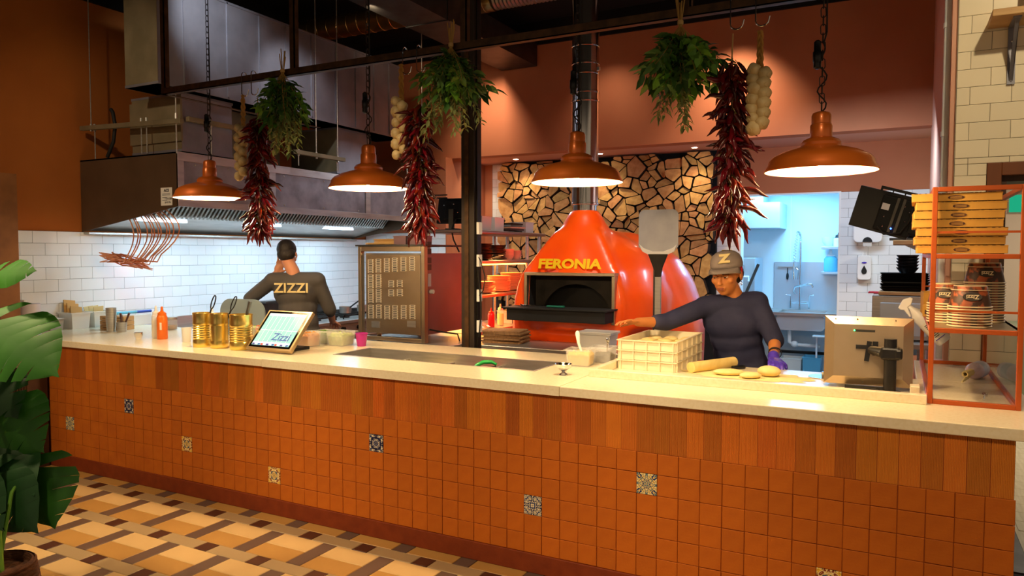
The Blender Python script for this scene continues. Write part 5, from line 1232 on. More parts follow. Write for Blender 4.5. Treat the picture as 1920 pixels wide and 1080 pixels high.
t = thing('paper_roll', 'wide roll of grey-white paper standing at the end of the worktop', 'paper roll', (.02, .10, ZT_)); MB().lathe([(.08, 0), (.08, .255), (.022, .255), (.022, 0)], n=36, cap=False).build('roll', 'paper_grey', t, True); MB().lathe([(.022, .001), (.022, .254), (.019, .254), (.019, .001)], n=24, cap=False).build('core', 'paper_brown', t)
t = thing('spray_bottle', 'white trigger spray bottle behind the gold tin by the wall', 'bottle', (-.245, .19, ZT_))
MB().lathe([(.035, 0), (.036, .17), (.015, .22), (.013, .24)], n=20).build('body', 'white_plastic', t, True); MB().cbox((.01, 0, .255), (.08, .025, .04)).cbox((.035, 0, .225), (.012, .012, .05), rotm(0, 0, 0)).build('trigger', 'white_plastic', t, bevel=.006)
t = thing('spice_jar', 'low glass jar with steel lid behind the squeeze bottles', 'jar', (.66, .93, ZT_)); MB().lathe([(.055, 0), (.06, .006), (.06, .085), (.05, .09)], n=24).build('body', 'clear_plastic', t, True); MB().lathe([(.062, .09), (.062, .11), (.001, .112)], n=24).build('lid', 'steel', t, True); MB().lathe([(.054, .004), (.057, .04), (.001, .042)], n=24).build('contents', 'wood_board', t, True)
t = thing('cling_film_dispenser', 'blue-ended roll dispenser leaning on the tiles', 'dispenser', (.05, 1.02, ZT_)); MB().box((-.02, -.14, 0), (.02, .16, .10)).build('body', 'frosted_plastic', t, bevel=.006); MB().tube([(0, -.2, .125), (0, .02, .125)], .014, 10).build('roll', 'blue_liquid', t, True); MB().tube([(0, .02, .125), (0, .17, .125)], .013, 10).build('end_grip', 'screen_blue2', t, True) if 'screen_blue2' in M else None
mat('screen_blue2', '#2a4aa8', .4); MB().tube([(0, .02, .125), (0, .17, .125)], .013, 10).build('end_grip', 'screen_blue2', t, True)
# grey rounded board, toppings and salad tubs behind the touchscreen
t = thing('cutting_board', 'large grey rounded cutting board standing behind the gold tins', 'cutting board', (1.62, .87, ZT_), .05); MB().prism(rrect(-.24, 0, .24, .30, .11, 8), -.008, .008, 'y').build('board', 'grey_board', t, bevel=.003); MB().prism(rrect(-.06, 0, .06, .012, .004, 2), -.05, .05, 'y').build('foot_rest', 'steel', t)
tub('topping_tub', 'tub of chopped peppers beside the gold tin', 2.22, .60, ZT_, .17, .15, .11, .95, 'topping_mix', rz=.1) if 'topping_mix' in M else None
mat('topping_mix', '#c43a1e', .5, col2='#7a9a2c', scale=45, bump=.6, bscale=60, lo=.48, hi=.52)
tub('topping_tub', 'tub of chopped peppers and herbs beside the gold tin', 2.14, .62, ZT_, .17, .15, .13, .95, 'topping_mix', rz=.1)
t = thing('wooden_spoon', 'pale wooden spoon standing in the pepper tub', 'spoon', (2.13, .60, ZT_+.05)); MB().tube([(0, 0, 0), (.05, .02, .12)], .006, 8).ell((.062, .026, .15), (.018, .007, .03), 12, 8).build('spoon_body', 'wood_light', t, True)
tub('salad_tub', 'tub of shredded carrot half hidden by the touchscreen', 2.565, .615, ZT_, .12, .14, .105, .9, 'carrot')
tub('salad_tub', 'tub of green herbs between carrot and lettuce', 2.555, .80, ZT_, .12, .13, .10, .9, 'spinach')
tub('salad_tub', 'tub of shredded lettuce left of the purple cup', 2.655, .78-.02, ZT_, .17, .15, .105, .82, 'lettuce') if False else tub('salad_tub', 'tub of shredded lettuce left of the purple cup', 2.735, .77, ZT_, .15, .15, .105, .82, 'lettuce')
t = thing('purple_cup', 'purple plastic cup at the corner of the well', 'cup', (2.90, .80, ZT_)); MB().lathe([(.030, 0), (.032, .003), (.043, .09), (.046, .092), (.046, .096), (.041, .096), (.030, .005), (.001, .005)], n=28, cap=False).build('body', 'purple_cup', t, True)
# tools lying in the well
t = thing('green_ladle', 'green curved handle poking out of the well', 'ladle', (4.07, .50, .955)); MB().tube([(-.04, -.02, .0), (-.02, -.005, .03), (.01, .02, .047), (.05, .05, .048), (.075, .07, .03)], [.010, .012, .013, .012, .009], 10).build('handle', 'green_handle', t, True)
t = thing('red_spatula', 'red-handled spatula lying across the well', 'spatula', (4.02, .47, .955)); MB().tube([(-.22, 0, .002), (.28, .0, .012)], .010, 8).build('handle', 'orange_sauce', t, True); MB().tube([(.12, 0, .012), (.17, .01, .026)], .013, 8).build('clip', 'rubber', t, True)
for i, xx in enumerate((3.06, 3.39, 3.75, 4.11)):
    o = tub('well_tray', ['black tray at the left end of the well', 'tray of pale cheese in the well', 'tray of sliced tomato in the well', 'black tray at the right end of the well'][i], xx+.16, .552, .806, .29, .34, .11, .8, ['soot_black', 'flour', 'tomato', 'soot_black'][i], mt='steel_dull', cat='tray', lip=.006, tap=.95, group='trays in the well')
# right of the well
t = thing('dessert_cup', 'footed steel dessert cup alone on the worktop front', 'cup', (4.705, .325, ZT_)); MB().lathe([(.025, 0), (.024, .004), (.012, .012), (.009, .019), (.016, .023), (.034, .036), (.044, .055), (.048, .061), (.047, .062), (.041, .055), (.03, .038), (.001, .028)], n=32, cap=False).build('cup_body', 'chrome', t, True)
tub('butter_tub', 'clear tub of yellow butter with a white spatula', 4.655, .70, ZT_, .15, .14, .10, .78, 'butter', rz=.1)
t = thing('spatula', 'white plastic spatula stuck in the butter tub', 'spatula', (4.645, .71, 1.08)); MB().tube([(.01, 0, 0), (-.01, 0, .05), (-.02, .01, .10)], [.007, .009, .014], 8).ell((-.022, .01, .105), (.014, .008, .022), 12, 8).build('body', 'white_plastic', t, True)
tub('sauce_tub', 'clear tub of dark sauce with a steel spoon', 4.735, .88, ZT_, .13, .12, .10, .55, 'trouser_black')
t = thing('spoon', 'steel spoon upright in the dark sauce tub', 'spoon', (4.745, .90, 1.03)); MB().tube([(0, 0, 0), (.005, 0, .09)], .004, 8).ell((.007, 0, .105), (.012, .005, .018), 10, 8).build('spoon_body', 'chrome', t, True)
# dough trays
def dough_tray():
    w, d, h, k = .335, .60, .066, .004; m = MB(); a, b = w/2, d/2
    m.box((-a, -b, 0), (a, -b+k, h)).box((-a, b-k, 0), (a, b, h)).box((-a, -b+k, 0), (-a+k, b-k, h)).box((a-k, -b+k, 0), (a, b-k, h)).box((-a+k, -b+k, 0), (a-k, b-k, k))
    m2 = MB()
    m2.box((-a-.012, -b-.012, h-.006), (a+.012, -b, h)).box((-a-.012, b, h-.006), (a+.012, b+.012, h)).box((-a-.012, -b, h-.006), (-a, b, h)).box((a, -b, h-.006), (a+.012, b, h))
    for i in range(5):
        x = -a+.012+i*(w-.024)/4; m2.box((x-.003, -b-.010, 0), (x+.003, -b, h-.006)).box((x-.003, b, 0), (x+.003, b+.010, h-.006))
    for i in range(6):
        y = -b+.012+i*(d-.024)/5; m2.box((a, y-.003, 0), (a+.010, y+.003, h-.006)).box((-a-.010, y-.003, 0), (-a, y+.003, h-.006))
    return m, m2
m, m2 = dough_tray(); wm = m.mesh('tray_walls', 'milky_tray'); rm_ = m2.mesh('ribs', 'milky_tray')
for i in range(3):
    t = thing('dough_tray', ['bottom', 'middle', 'top'][i]+' cream plastic dough tray of the stack of three', 'tray', (5.068, .985, ZT_+.0675*i*.86), .0, 'stacked dough trays')
    link('tray_walls', wm, t); link('ribs', rm_, t)
    t.scale = (1, 1, .85)
t = thing('dough_batch', 'rows of pale dough balls inside the top dough tray', 'dough', (5.068, .985, ZT_+.0675*2*.86+.005))
for i in range(3):
    for j in range(4): MB().ell((-.105+.105*i, -.21+.14*j, .011), (.045, .055, .018), 14, 8).build('dough_ball', 'dough', t, True)
t = thing('rolling_pin', 'plain wooden rolling pin resting against the dough trays', 'rolling pin', (5.40, .88, ZT_+.031), rot=(0, 0, 0))
P0, P1 = Vector((-.085, -.16, 0)), Vector((.085, .18, 0)); MB().tube([P0-(P1-P0)*.01, P0, P1, P1+(P1-P0)*.01], [.02, .0305, .0305, .02], 22).build('roller', 'maple', t, True)
t = thing('dough_knife', 'knife with short black handle on the floured worktop', 'knife', (5.52, .98, ZT_), .9); MB().box((-.12, -.008, .001), (-.03, .008, .003)).build('blade', 'steel', t); MB().cbox((.01, 0, .012), (.09, .026, .02)).build('handle', 'black_plastic', t, bevel=.006)
o = MB()
rr = random.Random(9); vs = [(0, 0, .003)]; fs = []
for i in range(40): a = 2*PI*i/40; q = .75+.25*rr.random(); vs.append((.40*q*math.cos(a), .18*q*math.sin(a), .0006))
for i in range(40): fs.append((0, 1+i, 1+(i+1) % 40))
o.add(vs, fs); fo = o.build('flour_dusting', 'flour', None, loc=(5.62, .78, ZT_+.0002)); tag(fo, 'yellow flour dusted over the worktop around the dough', 'flour'); fo['kind'] = 'stuff'
for i, (x, y, a, b, h, lb) in enumerate(((5.725, .795, .062, .055, .030, 'round dough ball under the gloved hand'), (5.52, .74, .085, .05, .018, 'flattened floured dough piece nearest the rolling pin'), (5.645, .69, .06, .042, .017, 'flattened floured dough piece beside the round dough ball'))):
    tag(MB().ell((0, 0, h), (a, b, h*1.0), 24, 12).build('dough_piece', 'dough', None, True, loc=(x, y, ZT_+.001), rot=(0, 0, .3*i)), lb, 'dough', 'dough pieces on the flour')
t = thing('dough_scale', 'grey wedge-shaped scale with steel plate behind the till screen', 'scale', (5.99, .92, ZT_))
MB().lathe([(.075, .0), (.078, .004), (.001, .006)], n=28).build('plate', 'chrome', t, True) ; MB().cyl((0, 0, .005), (0, 0, .03), .009, n=12).build('knob', 'chrome', t, True)
MB().prism([(.02, .05), (.13, .05), (.13, .15), (.10, .15), (.02, .07)], .05, .15, 'y').box((.06, .09, 0), (.1, .12, .05)).build('head', 'grey_scale', t, bevel=.004)
MB().cbox((.075, .049, .062), (.03, .002, .014)).build('label', 'paper', t)
# till screen on pole
ps = thing('till_screen', 'steel-backed till screen on a black pole, seen from behind', 'till screen', (6.315, .56, ZT_))
MB().cyl((0, 0, 0), (0, 0, .265), .0275, n=24).build('pole', 'black_plastic', ps, True)
MB().cyl((0, 0, 0), (0, 0, .012), .05, n=24).build('pole_base', 'black_plastic', ps, True)
MB().cbox((0, 0, .195), (.085, .075, .06)).cbox((.035, 0, .195), (.035, .085, .05)).build('clamp', 'black_plastic', ps, bevel=.01)
MB().tube([(-.03, .0, .195), (-.07, .03, .2), (-.085, .05, .2)], [.026, .022, .02], 14).build('joint', 'black_plastic', ps, True)
TS = rotm(0, 0, 0, (-.10, .075, .19)) @ rotm(-.10, 0, 0) @ rotm(0, 0, .05)
MB().cbox((-.0, -.008, 0), (.022, .014, .10), TS @ rotm(0, .12, 0)).build('mount_plate', 'black_plastic', ps)
MB().box((-.055, -.012, .01), (.03, .0, .03), TS).box((.02, -.012, -.02), (.045, 0, .05), TS).build('mount_bracket', 'black_plastic', ps)
hw, hh = .20, .17
m = MB(); a = (-hw, -hh, hw, hh); b = (-hw+.045, -hh+.04, hw-.045, hh-.04)
TF = TS @ Matrix(((1, 0, 0, 0), (0, 0, -1, 0), (0, 1, 0, 0), (0, 0, 0, 1)))
m.frus(a, b, -.022, 0.0, TF, cap=(1, 1)); m.frus(a, a, -.036, -.022, TF, cap=(1, 0)); m.build('back_shell', 'steel_warm', ps)
MB().box((-hw+.004, .037, -hh+.004), (hw-.004, .040, hh-.004), TS).build('screen', 'screen_black', ps)
MB().box((-.06, -.001, .095), (.03, .001, .106), TS).build('port_slot', 'rubber', ps); MB().ell((-.063, -.003, .1005), .004, 8, 6, TS).build('status_led', 'led_green', ps)
for x, z in ((-.15, .155), (-.05, .157), (.12, .157), (-.02, -.155)): MB().ell((x, .012, z), .004, 8, 6, TS).build('screw', 'chrome', ps)
MB().box((-.2, .03, .0), (0, .06, .02)).tube([(-.05, .05, .01), (-.08, -.0, .012), (-.02, -.03, .012)], .006, 8).build('cable_tray', 'rubber', ps)
# bookcase at the counter end
bc = thing('bookcase', 'narrow wooden bookcase at the left end of the counter', 'bookcase', (.27, -.1, 0))
MB().box((.07, -.17, 0), (.115, -.02, 2.3)).build('side_panel', 'wood_mid', bc, w=True); MB().box((.425, -.17, 0), (.45, -.02, .93)).build('side_panel', 'wood_dark', bc, w=True)
MB().box((.115, -.03, 0), (.425, -.02, .93)).build('back_panel', 'wood_dark', bc, w=True)
for z in (.06, .40, .75, .92): MB().box((.115, -.165, z), (.425, -.03, z+.018)).build('shelf', 'wood_dark', bc, w=True)
t = thing('cook_book', 'cream cookbook with red pictures facing out on the bookcase', 'book', (.21, -.10, .769), 0); MB().box((-.07, -.02, 0), (.07, .0, .135)).build('cover', 'book_cream', t, rot=(-.12, 0, 0)); MB().box((-.055, -.0215, .01), (-.02, -.0201, .04)).box((.03, -.0215, .005), (.062, -.0201, .02)).build('picture', 'book_red', t, rot=(-.12, 0, 0)); MB().box((.0, -.0215, .04), (.004, -.0201, .115)).box((.015, -.0215, .05), (.018, -.0201, .11)).build('print_line', 'ink', t, rot=(-.12, 0, 0))
for i in range(6): tag(MB().box((-.011, -.05, 0), (.011, .05, .20+.02*(i % 3))).build('book', 'book_brown', None, loc=(.155+.034*i, -.092, .4215), rot=(0, .22, 0)), ['first', 'second', 'third', 'fourth', 'fifth', 'sixth'][i]+' leaning book from the left on the bookcase middle shelf', 'book', 'leaning books')
# ------------------------------------------------------------- orange frame shelf with pizza boxes and tubs
fs_ = thing('frame_shelf', 'orange steel frame shelf standing on the counter end', 'shelf unit', (6.64, 1.0, ZT_))
sx0, sx1, sy0, sy1, sz1 = 6.468, 6.82, .375, 1.80, 1.97; q = .021
for x in (sx0, sx1-q):
    for y in (sy0, sy1-q): MB().box((x, y, ZT_), (x+q, y+q, sz1)).build('post', 'orange_frame', fs_, w=True, bevel=.002)
for z in (ZT_, 1.322, 1.652, sz1-q):
    for y in (sy0, sy1-q): MB().box((sx0+q, y, z), (sx1-q, y+q, z+q)).build('cross_rail', 'orange_frame', fs_, w=True, bevel=.002)
    for x in (sx0, sx1-q): MB().box((x, sy0+q, z), (x+q, sy1-q, z+q)).build('side_rail', 'orange_frame', fs_, w=True, bevel=.002)
for z in (1.415, 1.764):
    MB().box((sx0+q, sy0+.004, z), (sx1-q, sy0+.013, z+.010)).build('guard_rail', 'orange_frame', fs_, w=True)
MB().box((sx0+q, sy1-.013, 1.47), (sx1-q, sy1-.004, 1.48)).build('guard_rail', 'orange_frame', fs_, w=True)
for z in (1.335, 1.665): MB().box((sx0+.004, sy0+q, z), (sx1-.004, sy1-q, z+.008)).build('shelf_plate', 'steel_warm', fs_, w=True)
MB().box((sx1-.012, sy0+q, ZT_+q), (sx1-.008, sy1-q, 1.322)).build('side_glass', 'glass', fs_, w=True)
def pizza_box(i, x, y, z, rz, label):
    t = thing('pizza_box', label, 'box', (x, y, z), rz, 'pizza boxes on the shelf'); w, h = .345, .036
    MB().box((-w/2, 0, 0), (w/2, w, h-.004)).build('tray', 'card_brown', t, bevel=.002)
    MB().box((-w/2-.001, -.001, h-.007), (w/2+.001, w, h)).build('lid', 'card_brown', t)
    m = MB(); x_ = -w/2+.01
    while x_ < w/2-.01: m.box((x_, -.0022, h-.0012), (x_+R.uniform(.006, .018), .02, h+.0006)); x_ += R.uniform(.012, .03)
    m.build('corrugated_edge', 'card_dark', t)
    MB().prism([(.031*math.cos(a)*(1), .0165+.0095*math.sin(a)) for a in [2*PI*k/20 for k in range(20)]], -.0018, .0, 'y').build('logo_oval', 'print_brown', t)
    for k in range(3): MB().box((-.022, -.0022, .0115+.004*k), (.022, -.0018, .0130+.004*k)).build('logo_line', 'card_brown', t)
    return t
offs = [(.006, .0), (-.002, .01), (.004, .0), (-.01, -.0), (-.006, .02), (.0, .005), (-.016, -.03)]
NM = ['bottom', 'second from bottom', 'third from bottom', 'middle', 'third from top', 'second from top', 'topmost']
for i in range(7): pizza_box(i, 6.578+offs[i][0]*1.2, .405+offs[i][1]*.2, 1.676+.0385*i, offs[i][1]*.6, f'brown pizza box, {NM[i]} of the pile on the orange shelf')
for i in range(6): tag(MB().box((-.16, 0, 0), (.16, .32, .034)).build('shade_painted_box', 'card_dark', None, loc=(6.63, .85+.03*0, 1.676+.038*i), bevel=.002), 'pizza box painted shade-dark in the pile behind the front pile', 'box', 'rear pizza boxes')  # rear pile's shade is put into the dark card colour
def tub_cup(printed):
    m = MB().lathe([(.064, 0), (.086, .105)][::-1] and [(.086, 0), (.064, .098), (.001, .098)], n=32, cap=False)   # stacked upside down
    return m
def cup_print_mesh(): return MB().lathe([(.0855, .004), (.066, .096), (.064, .098)], n=32, cap=False).mesh('printed_wall', 'cup_print', True)
def cup_rim_mesh(): return MB().lathe([(.084, 0), (.089, .001), (.0895, .005), (.086, .007)], n=32, cap=False).mesh('rim', 'cup_rim', True)
def cup_base_mesh(): return MB().lathe([(.066, .094), (.066, .100), (.062, .100), (.061, .096), (.001, .096)], n=32, cap=False).mesh('base', 'cup_rim', True)
CP, CR, CB = cup_print_mesh(), cup_rim_mesh(), cup_base_mesh()
def tub_stack(x, y, z, n, label, rz, nm):
    for i in range(n):
        top = i == n-1
        t = thing('paper_tub', ('topmost upturned tub with dark oval badge, ' if top else 'upturned paper tub within ')+label, 'tub', (x, y, z+.0125*i), rz, nm)
        link('rim', CR, t); link('printed_wall', CP, t)
        if top:
            link('base', CB, t)
            T = rotm(math.radians(-12), 0, 0, (0, -.0775, .05))
            MB().prism([(.032*math.cos(a)*1.15, .019*math.sin(a)) for a in [2*PI*k/24 for k in range(24)]], -.003, .004, 'y', T).build('badge', 'cup_dark', t)
            me = text_mesh('Zizzi', .026, 'cup_rim', .0006, 1.0, .0006); o = link('lettering', me, t); o.matrix_local = T @ rotm(PI/2, 0, 0, (0, -.0036, 0)) @ rotm(0, 0, PI)
            MB().lathe([(.0770, .045), (.0775, .0465), (.0765, .048)], c=(0, 0, .033), n=32, cap=False).build('wavy_stripe', 'cup_rim', t)
tub_stack(6.632, .53, 1.344, 8, 'the front stack', .05, 'front tub stack')
tub_stack(6.555, .735, 1.344, 8, 'the left stack', -.2, 'left tub stack')
tub_stack(6.715, .86, 1.344, 16, 'the tall right-hand stack', .05, 'tall tub stack')
t = thing('foil_box', 'printed cardboard cutter box beside the paper tubs', 'box', (6.56, 1.05, 1.344), -.1); MB().cbox((0, 0, .03), (.2, .06, .06)).build('box_body', 'card_brown', t); MB().box((-.09, -.0315, .012), (.09, -.0301, .035)).build('print_band', 'print_brown', t)
t = thing('card_box', 'plain open cardboard box behind the paper tubs', 'box', (6.57, 1.3, 1.344), .05); MB().cbox((0, 0, .06), (.22, .2, .12)).build('box_body', 'card_brown', t); MB().cbox((0, -.09, .125), (.22, .02, .006)).build('flap', 'card_brown', t)
# spray bottle hanging on the shelf side
sb = thing('sanitiser_bottle', 'white sanitiser spray bottle hooked aslant on the orange shelf', 'bottle', (6.40, 1.45, 1.37), rot=(0, -.75, 0))
MB().lathe([(.012, .0), (.014, -.02), (.040, -.07), (.042, -.09), (.042, -.26), (.036, -.27)], n=24).build('bottle_body', 'white_plastic', sb, True)
MB().lathe([(.0424, -.12), (.0424, -.24)], n=24, cap=False).build('label', 'paper', sb, True)
m = MB()
for i in range(9): m.box((-.02, -.0436, -.135-.010*i), (.016-.004*(i % 3), -.0426, -.1385-.010*i))
m.build('label_text', 'ink', sb); MB().box((-.03, -.0436, -.232), (.03, -.0422, -.236)).build('label_rule', 'glove_purple', sb)
MB().prism([(-.05, .03), (.0, .05), (.04, .035), (.045, .02), (.015, .0), (-.01, .0), (-.03, -.05), (-.042, -.05), (-.035, .0), (-.05, .015)], -.014, .014, 'y').build('trigger_head', 'white_plastic', sb, bevel=.005)
# bottle lying with rope, fork
lb_ = thing('lotion_bottle', 'pink lotion bottle lying down with rope wound at its neck', 'bottle', (6.755, 1.34, ZT_+.046), rot=(PI/2, 0, -.34))
MB().lathe([(.03, .0), (.040, .004), (.044, .01), (.044, .13), (.030, .165), (.016, .18)], n=28).build('bottle_body', 'pink_lotion', lb_, True)
MB().lathe([(.0445, .045), (.0445, .11)], n=28, cap=False).build('label', 'paper_grey', lb_, True)
m = MB(); P = []
for i in range(80): a = i*.9; P.append((.014*math.cos(a), .014*math.sin(a), .175+i*.0014))
m.tube(P, .005, 6).tube([(0, 0, .17), (0, -.02, .25), (.0, -.035, .33)], [.012, .011, .004], 8).build('rope_neck', 'print_cream', lb_, True)
def fork(label, x, y, rz):
    t = thing('fork', label, 'fork', (x, y, ZT_+.0075), rz)
    MB().tube([(0, -.11, 0), (0, -.04, .003), (0, .02, .001)], [.006, .004, .003], 8).build('handle', 'chrome', t, True); MB().cbox((0, .035, .001), (.022, .03, .003)).build('head', 'chrome', t)
    for i in range(4): MB().cbox((-.009+.006*i, .07, .002), (.003, .045, .002)).build('tine', 'chrome', t)
fork('steel fork lying at the front corner inside the orange shelf', 6.712, .66, -.12)
fork('steel fork lying at the back rail inside the orange shelf', 6.66, 1.68, 1.2)
# ------------------------------------------------------------- people
def capsule(m, a, b, ra, rb, n=14):
    a, b = Vector(a), Vector(b); P = []; RR = []
    d = (b-a).normalized()
    for k in range(4): t = k/3; P.append(a-d*ra*math.cos(t*PI/2)); RR.append(max(.0015, ra*math.sin(t*PI/2)))
    for k in (.33, .66): P.append(a.lerp(b, k)); RR.append(ra+(rb-ra)*k)
    for k in range(4): t = k/3; P.append(b+d*rb*math.sin(t*PI/2)); RR.append(max(.0015, rb*math.cos(t*PI/2)))
    m.tube(P, RR, n)
def ellm(m, c, r, T, nu=16, nv=10): m.ell(c, r, nu, nv, T)
def head_shape(m, T):
    for c, r in (((0, .012, .035), (.076, .094, .088)), ((0, -.026, -.035), (.060, .066, .080)), ((0, -.058, -.088), (.027, .026, .022)), ((0, -.080, .022), (.048, .018, .012)),
                 ((.040, -.060, -.022), (.024, .024, .024)), ((-.040, -.060, -.022), (.024, .024, .024)), ((0, -.106, -.038), (.0165, .013, .010)), ((0, -.088, -.064), (.024, .012, .008)), ((0, -.086, -.076), (.021, .012, .008)),
                 ((.078, .012, -.012), (.008, .018, .030)), ((-.078, .012, -.012), (.008, .018, .030))): ellm(m, c, r, T)
    capsule_T(m, (0, -.086, .012), (0, -.110, -.034), .008, .012, T)
def capsule_T(m, a, b, ra, rb, T): capsule(m, T @ Vector(a), T @ Vector(b), ra, rb)
def hand_shape(m, T, curl, r=.0085, side=1):
    """palm along +x from wrist at origin, back of the hand +z, thumb towards side*y"""
    for c, q in (((.045, 0, 0), (.048, .040, .015)), ((.02, .0, 0), (.03, .03, .017))): ellm(m, c, q, T)
    for i, (yy, L) in enumerate(((.034, .068), (.0115, .078), (-.0115, .072), (-.034, .056))):
        p = Vector((.082, yy*side, 0)); a = 0; pts = [p]
        for k, f in enumerate((.45, .32, .23)):
            a += curl*(1.0 if k else .7); p = p+Vector((math.cos(a)*L*f, yy*side*.12*f, -math.sin(a)*L*f)); pts.append(p)
        for k in range(3): capsule_T(m, pts[k], pts[k+1], r*(1.05-.08*k), r*(.98-.1*k), T)
    p0, p1, p2 = Vector((.022, .03*side, -.006)), Vector((.055, .062*side, -.016)), Vector((.082, .066*side, -.026))
    capsule_T(m, p0, p1, r*1.35, r*1.1, T); capsule_T(m, p1, p2, r*1.1, r*.9, T)
def rem(o, vox, it=3, fac=.5):
    r = o.modifiers.new('remesh', 'REMESH'); r.mode = 'VOXEL'; r.voxel_size = vox; r.use_smooth_shade = True
    s = o.modifiers.new('smooth', 'SMOOTH'); s.factor = fac; s.iterations = it
def frame(o, x, z):
    """4x4 with local x along x, z roughly along z, origin o"""
    x = Vector(x).normalized(); z = Vector(z); y = z.cross(x).normalized(); z = x.cross(y)
    m = Matrix((x, y, z)).transposed().to_4x4(); m.translation = o; return m
def person(label, root, J, headrot, skin, shirt, curlL, curlR, slL, slR, handL, handR):
    t = thing('person', label, 'person', root)
    T = Matrix.Translation(J['head']) @ Euler(headrot, 'XYZ').to_matrix().to_4x4() @ Matrix.Scale(J.get('hs', 1.0), 4)
    m = MB(); head_shape(m, T)
    capsule(m, J['neck'], T @ Vector((0, .015, -.05)), .056, .052); capsule(m, Vector(J['chest']).lerp(Vector(J['neck']), .5), J['neck'], .06, .056)
    def torso(m, g):
        r_, f_ = J['right'], J['front']
        for c, a, b in ((J['chest'], .18, .115), (tuple(Vector(J['chest']).lerp(Vector(J['pelvis']), .35)), .155, .105), (tuple(Vector(J['chest']).lerp(Vector(J['pelvis']), .7)), .15, .105), (J['pelvis'], .16, .115)):
            F = Matrix((r_, f_, Vector((0, 0, 1)))).transposed().to_4x4(); F.translation = c; m.ell((0, 0, 0), (a+g, b+g, .15), 20, 12, F)
        capsule(m, J['shL'], J['shR'], .060+g, .060+g)
        if not g: capsule(m, tuple(Vector(J['neck'])+Vector((0, 0, -.03))), tuple((Vector(J['shL'])+Vector(J['shR']))/2), .05, .045)
    def legs(m, g):
        for s in ('L', 'R'): capsule(m, J['hip'+s], J['knee'+s], .085+g, .060+g); capsule(m, J['knee'+s], J['ank'+s], .058+g, .042+g)
    torso(m, 0); legs(m, 0)
    for s in ('L', 'R'):
        capsule(m, J['sh'+s], J['el'+s], .050, .040); capsule(m, J['el'+s], J['wr'+s], .041, .028)
        a = Vector(J['ank'+s]); f = J['front']*1.0; capsule(m, a+Vector((0, 0, -.04)), a+f*.15+Vector((0, 0, -.055)), .042, .035)
    hand_shape(m, frame(J['wrL'], *handL), curlL, .0085, 1); hand_shape(m, frame(J['wrR'], *handR), curlR, .0085, -1)
    b = m.build('body', skin, t, True, w=True, ang=180); rem(b, .0062, 3)
    m = MB(); torso(m, .014)
    for s, u in (('L', slL), ('R', slR)):
        el = Vector(J['el'+s]); capsule(m, J['sh'+s], el, .066, .058)
        if u: capsule(m, el, el.lerp(Vector(J['wr'+s]), u), .058, .050)
    sh = m.build('shirt', shirt, t, True, w=True, ang=180); rem(sh, .011, 4)
    m = MB(); legs(m, .014)
    F = Matrix((J['right'], J['front'], Vector((0, 0, 1)))).transposed().to_4x4(); F.translation = J['pelvis']; m.ell((0, 0, -.04), (.175, .13, .13), 20, 12, F)
    tr = m.build('trousers', 'trouser_black', t, True, w=True, ang=180); rem(tr, .014, 3)
    for s in ('L', 'R'):
        m = MB(); a = Vector(J['ank'+s]); f = J['front']; capsule(m, a+Vector((0, 0, -.045)), a+f*.16+Vector((0, 0, -.055)), .052, .046); o = m.build('shoe', 'rubber', t, True, w=True, ang=180)
    # face details
    L_ = t.location
    def hp(mb, nm, mt): 
        mb.v = [tuple(T @ Vector(v)) for v in mb.v]; return mb.build(nm, mt, t, True, w=True)
    for s in (-1, 1):
        e = hp(MB().ell((.031*s, -.0805, -.004), (.0115, .008, .0036), 14, 8), 'eye', 'eye_white')
        hp(MB().ell((.031*s-.003, -.0875, -.005), (.0050, .0022, .0034), 10, 6), 'iris', 'hair_dark')
        hp(MB().tube([(.016*s, -.094, .012), (.031*s, -.092, .0175), (.048*s, -.079, .012)], [.0025, .0034, .002], 6), 'eyebrow', 'hair_dark')
        hp(MB().ell((.031*s, -.0815, .0035), (.0145, .009, .0056), 12, 8), 'eyelid', skin)
    hp(MB().ell((0, -.098, -.063), (.021, .005, .0042), 14, 8).ell((0, -.096, -.072), (.018, .006, .005), 14, 8), 'lips', 'lip')
    return t, T, sh
rt = Vector((.98, .10, 0)).normalized(); fr = Vector((.10, -.98, 0)).normalized()
J1 = dict(head=(5.368, 1.395, 1.540), neck=(5.41, 1.435, 1.405), chest=(5.40, 1.46, 1.24), pelvis=(5.44, 1.54, .95), right=rt, front=-fr,
          shL=(5.545, 1.47, 1.365), elL=(5.665, 1.42, 1.13), wrL=(5.690, 1.205, 1.052), shR=(5.235, 1.40, 1.33), elR=(5.03, 1.22, 1.235), wrR=(4.90, 1.03, 1.245),
          hipL=(5.53, 1.55, .88), kneeL=(5.54, 1.53, .48), ankL=(5.55, 1.58, .09), hipR=(5.34, 1.54, .88), kneeR=(5.33, 1.52, .48), ankR=(5.31, 1.57, .09))
J1['front'] = fr; J1['hs'] = 1.14
ch, T1, sh1 = person('person in navy sweatshirt, grey cap and purple glove kneading dough', (5.42, 1.55, 0), J1, (.12, -.06, -.20), 'skin', 'shirt_navy', .42, .30, .10, .35,
                     ((.25, -.9, -.20), (.2, -.2, 1)), ((-.55, -.80, .12), (-.3, -.1, 1)))
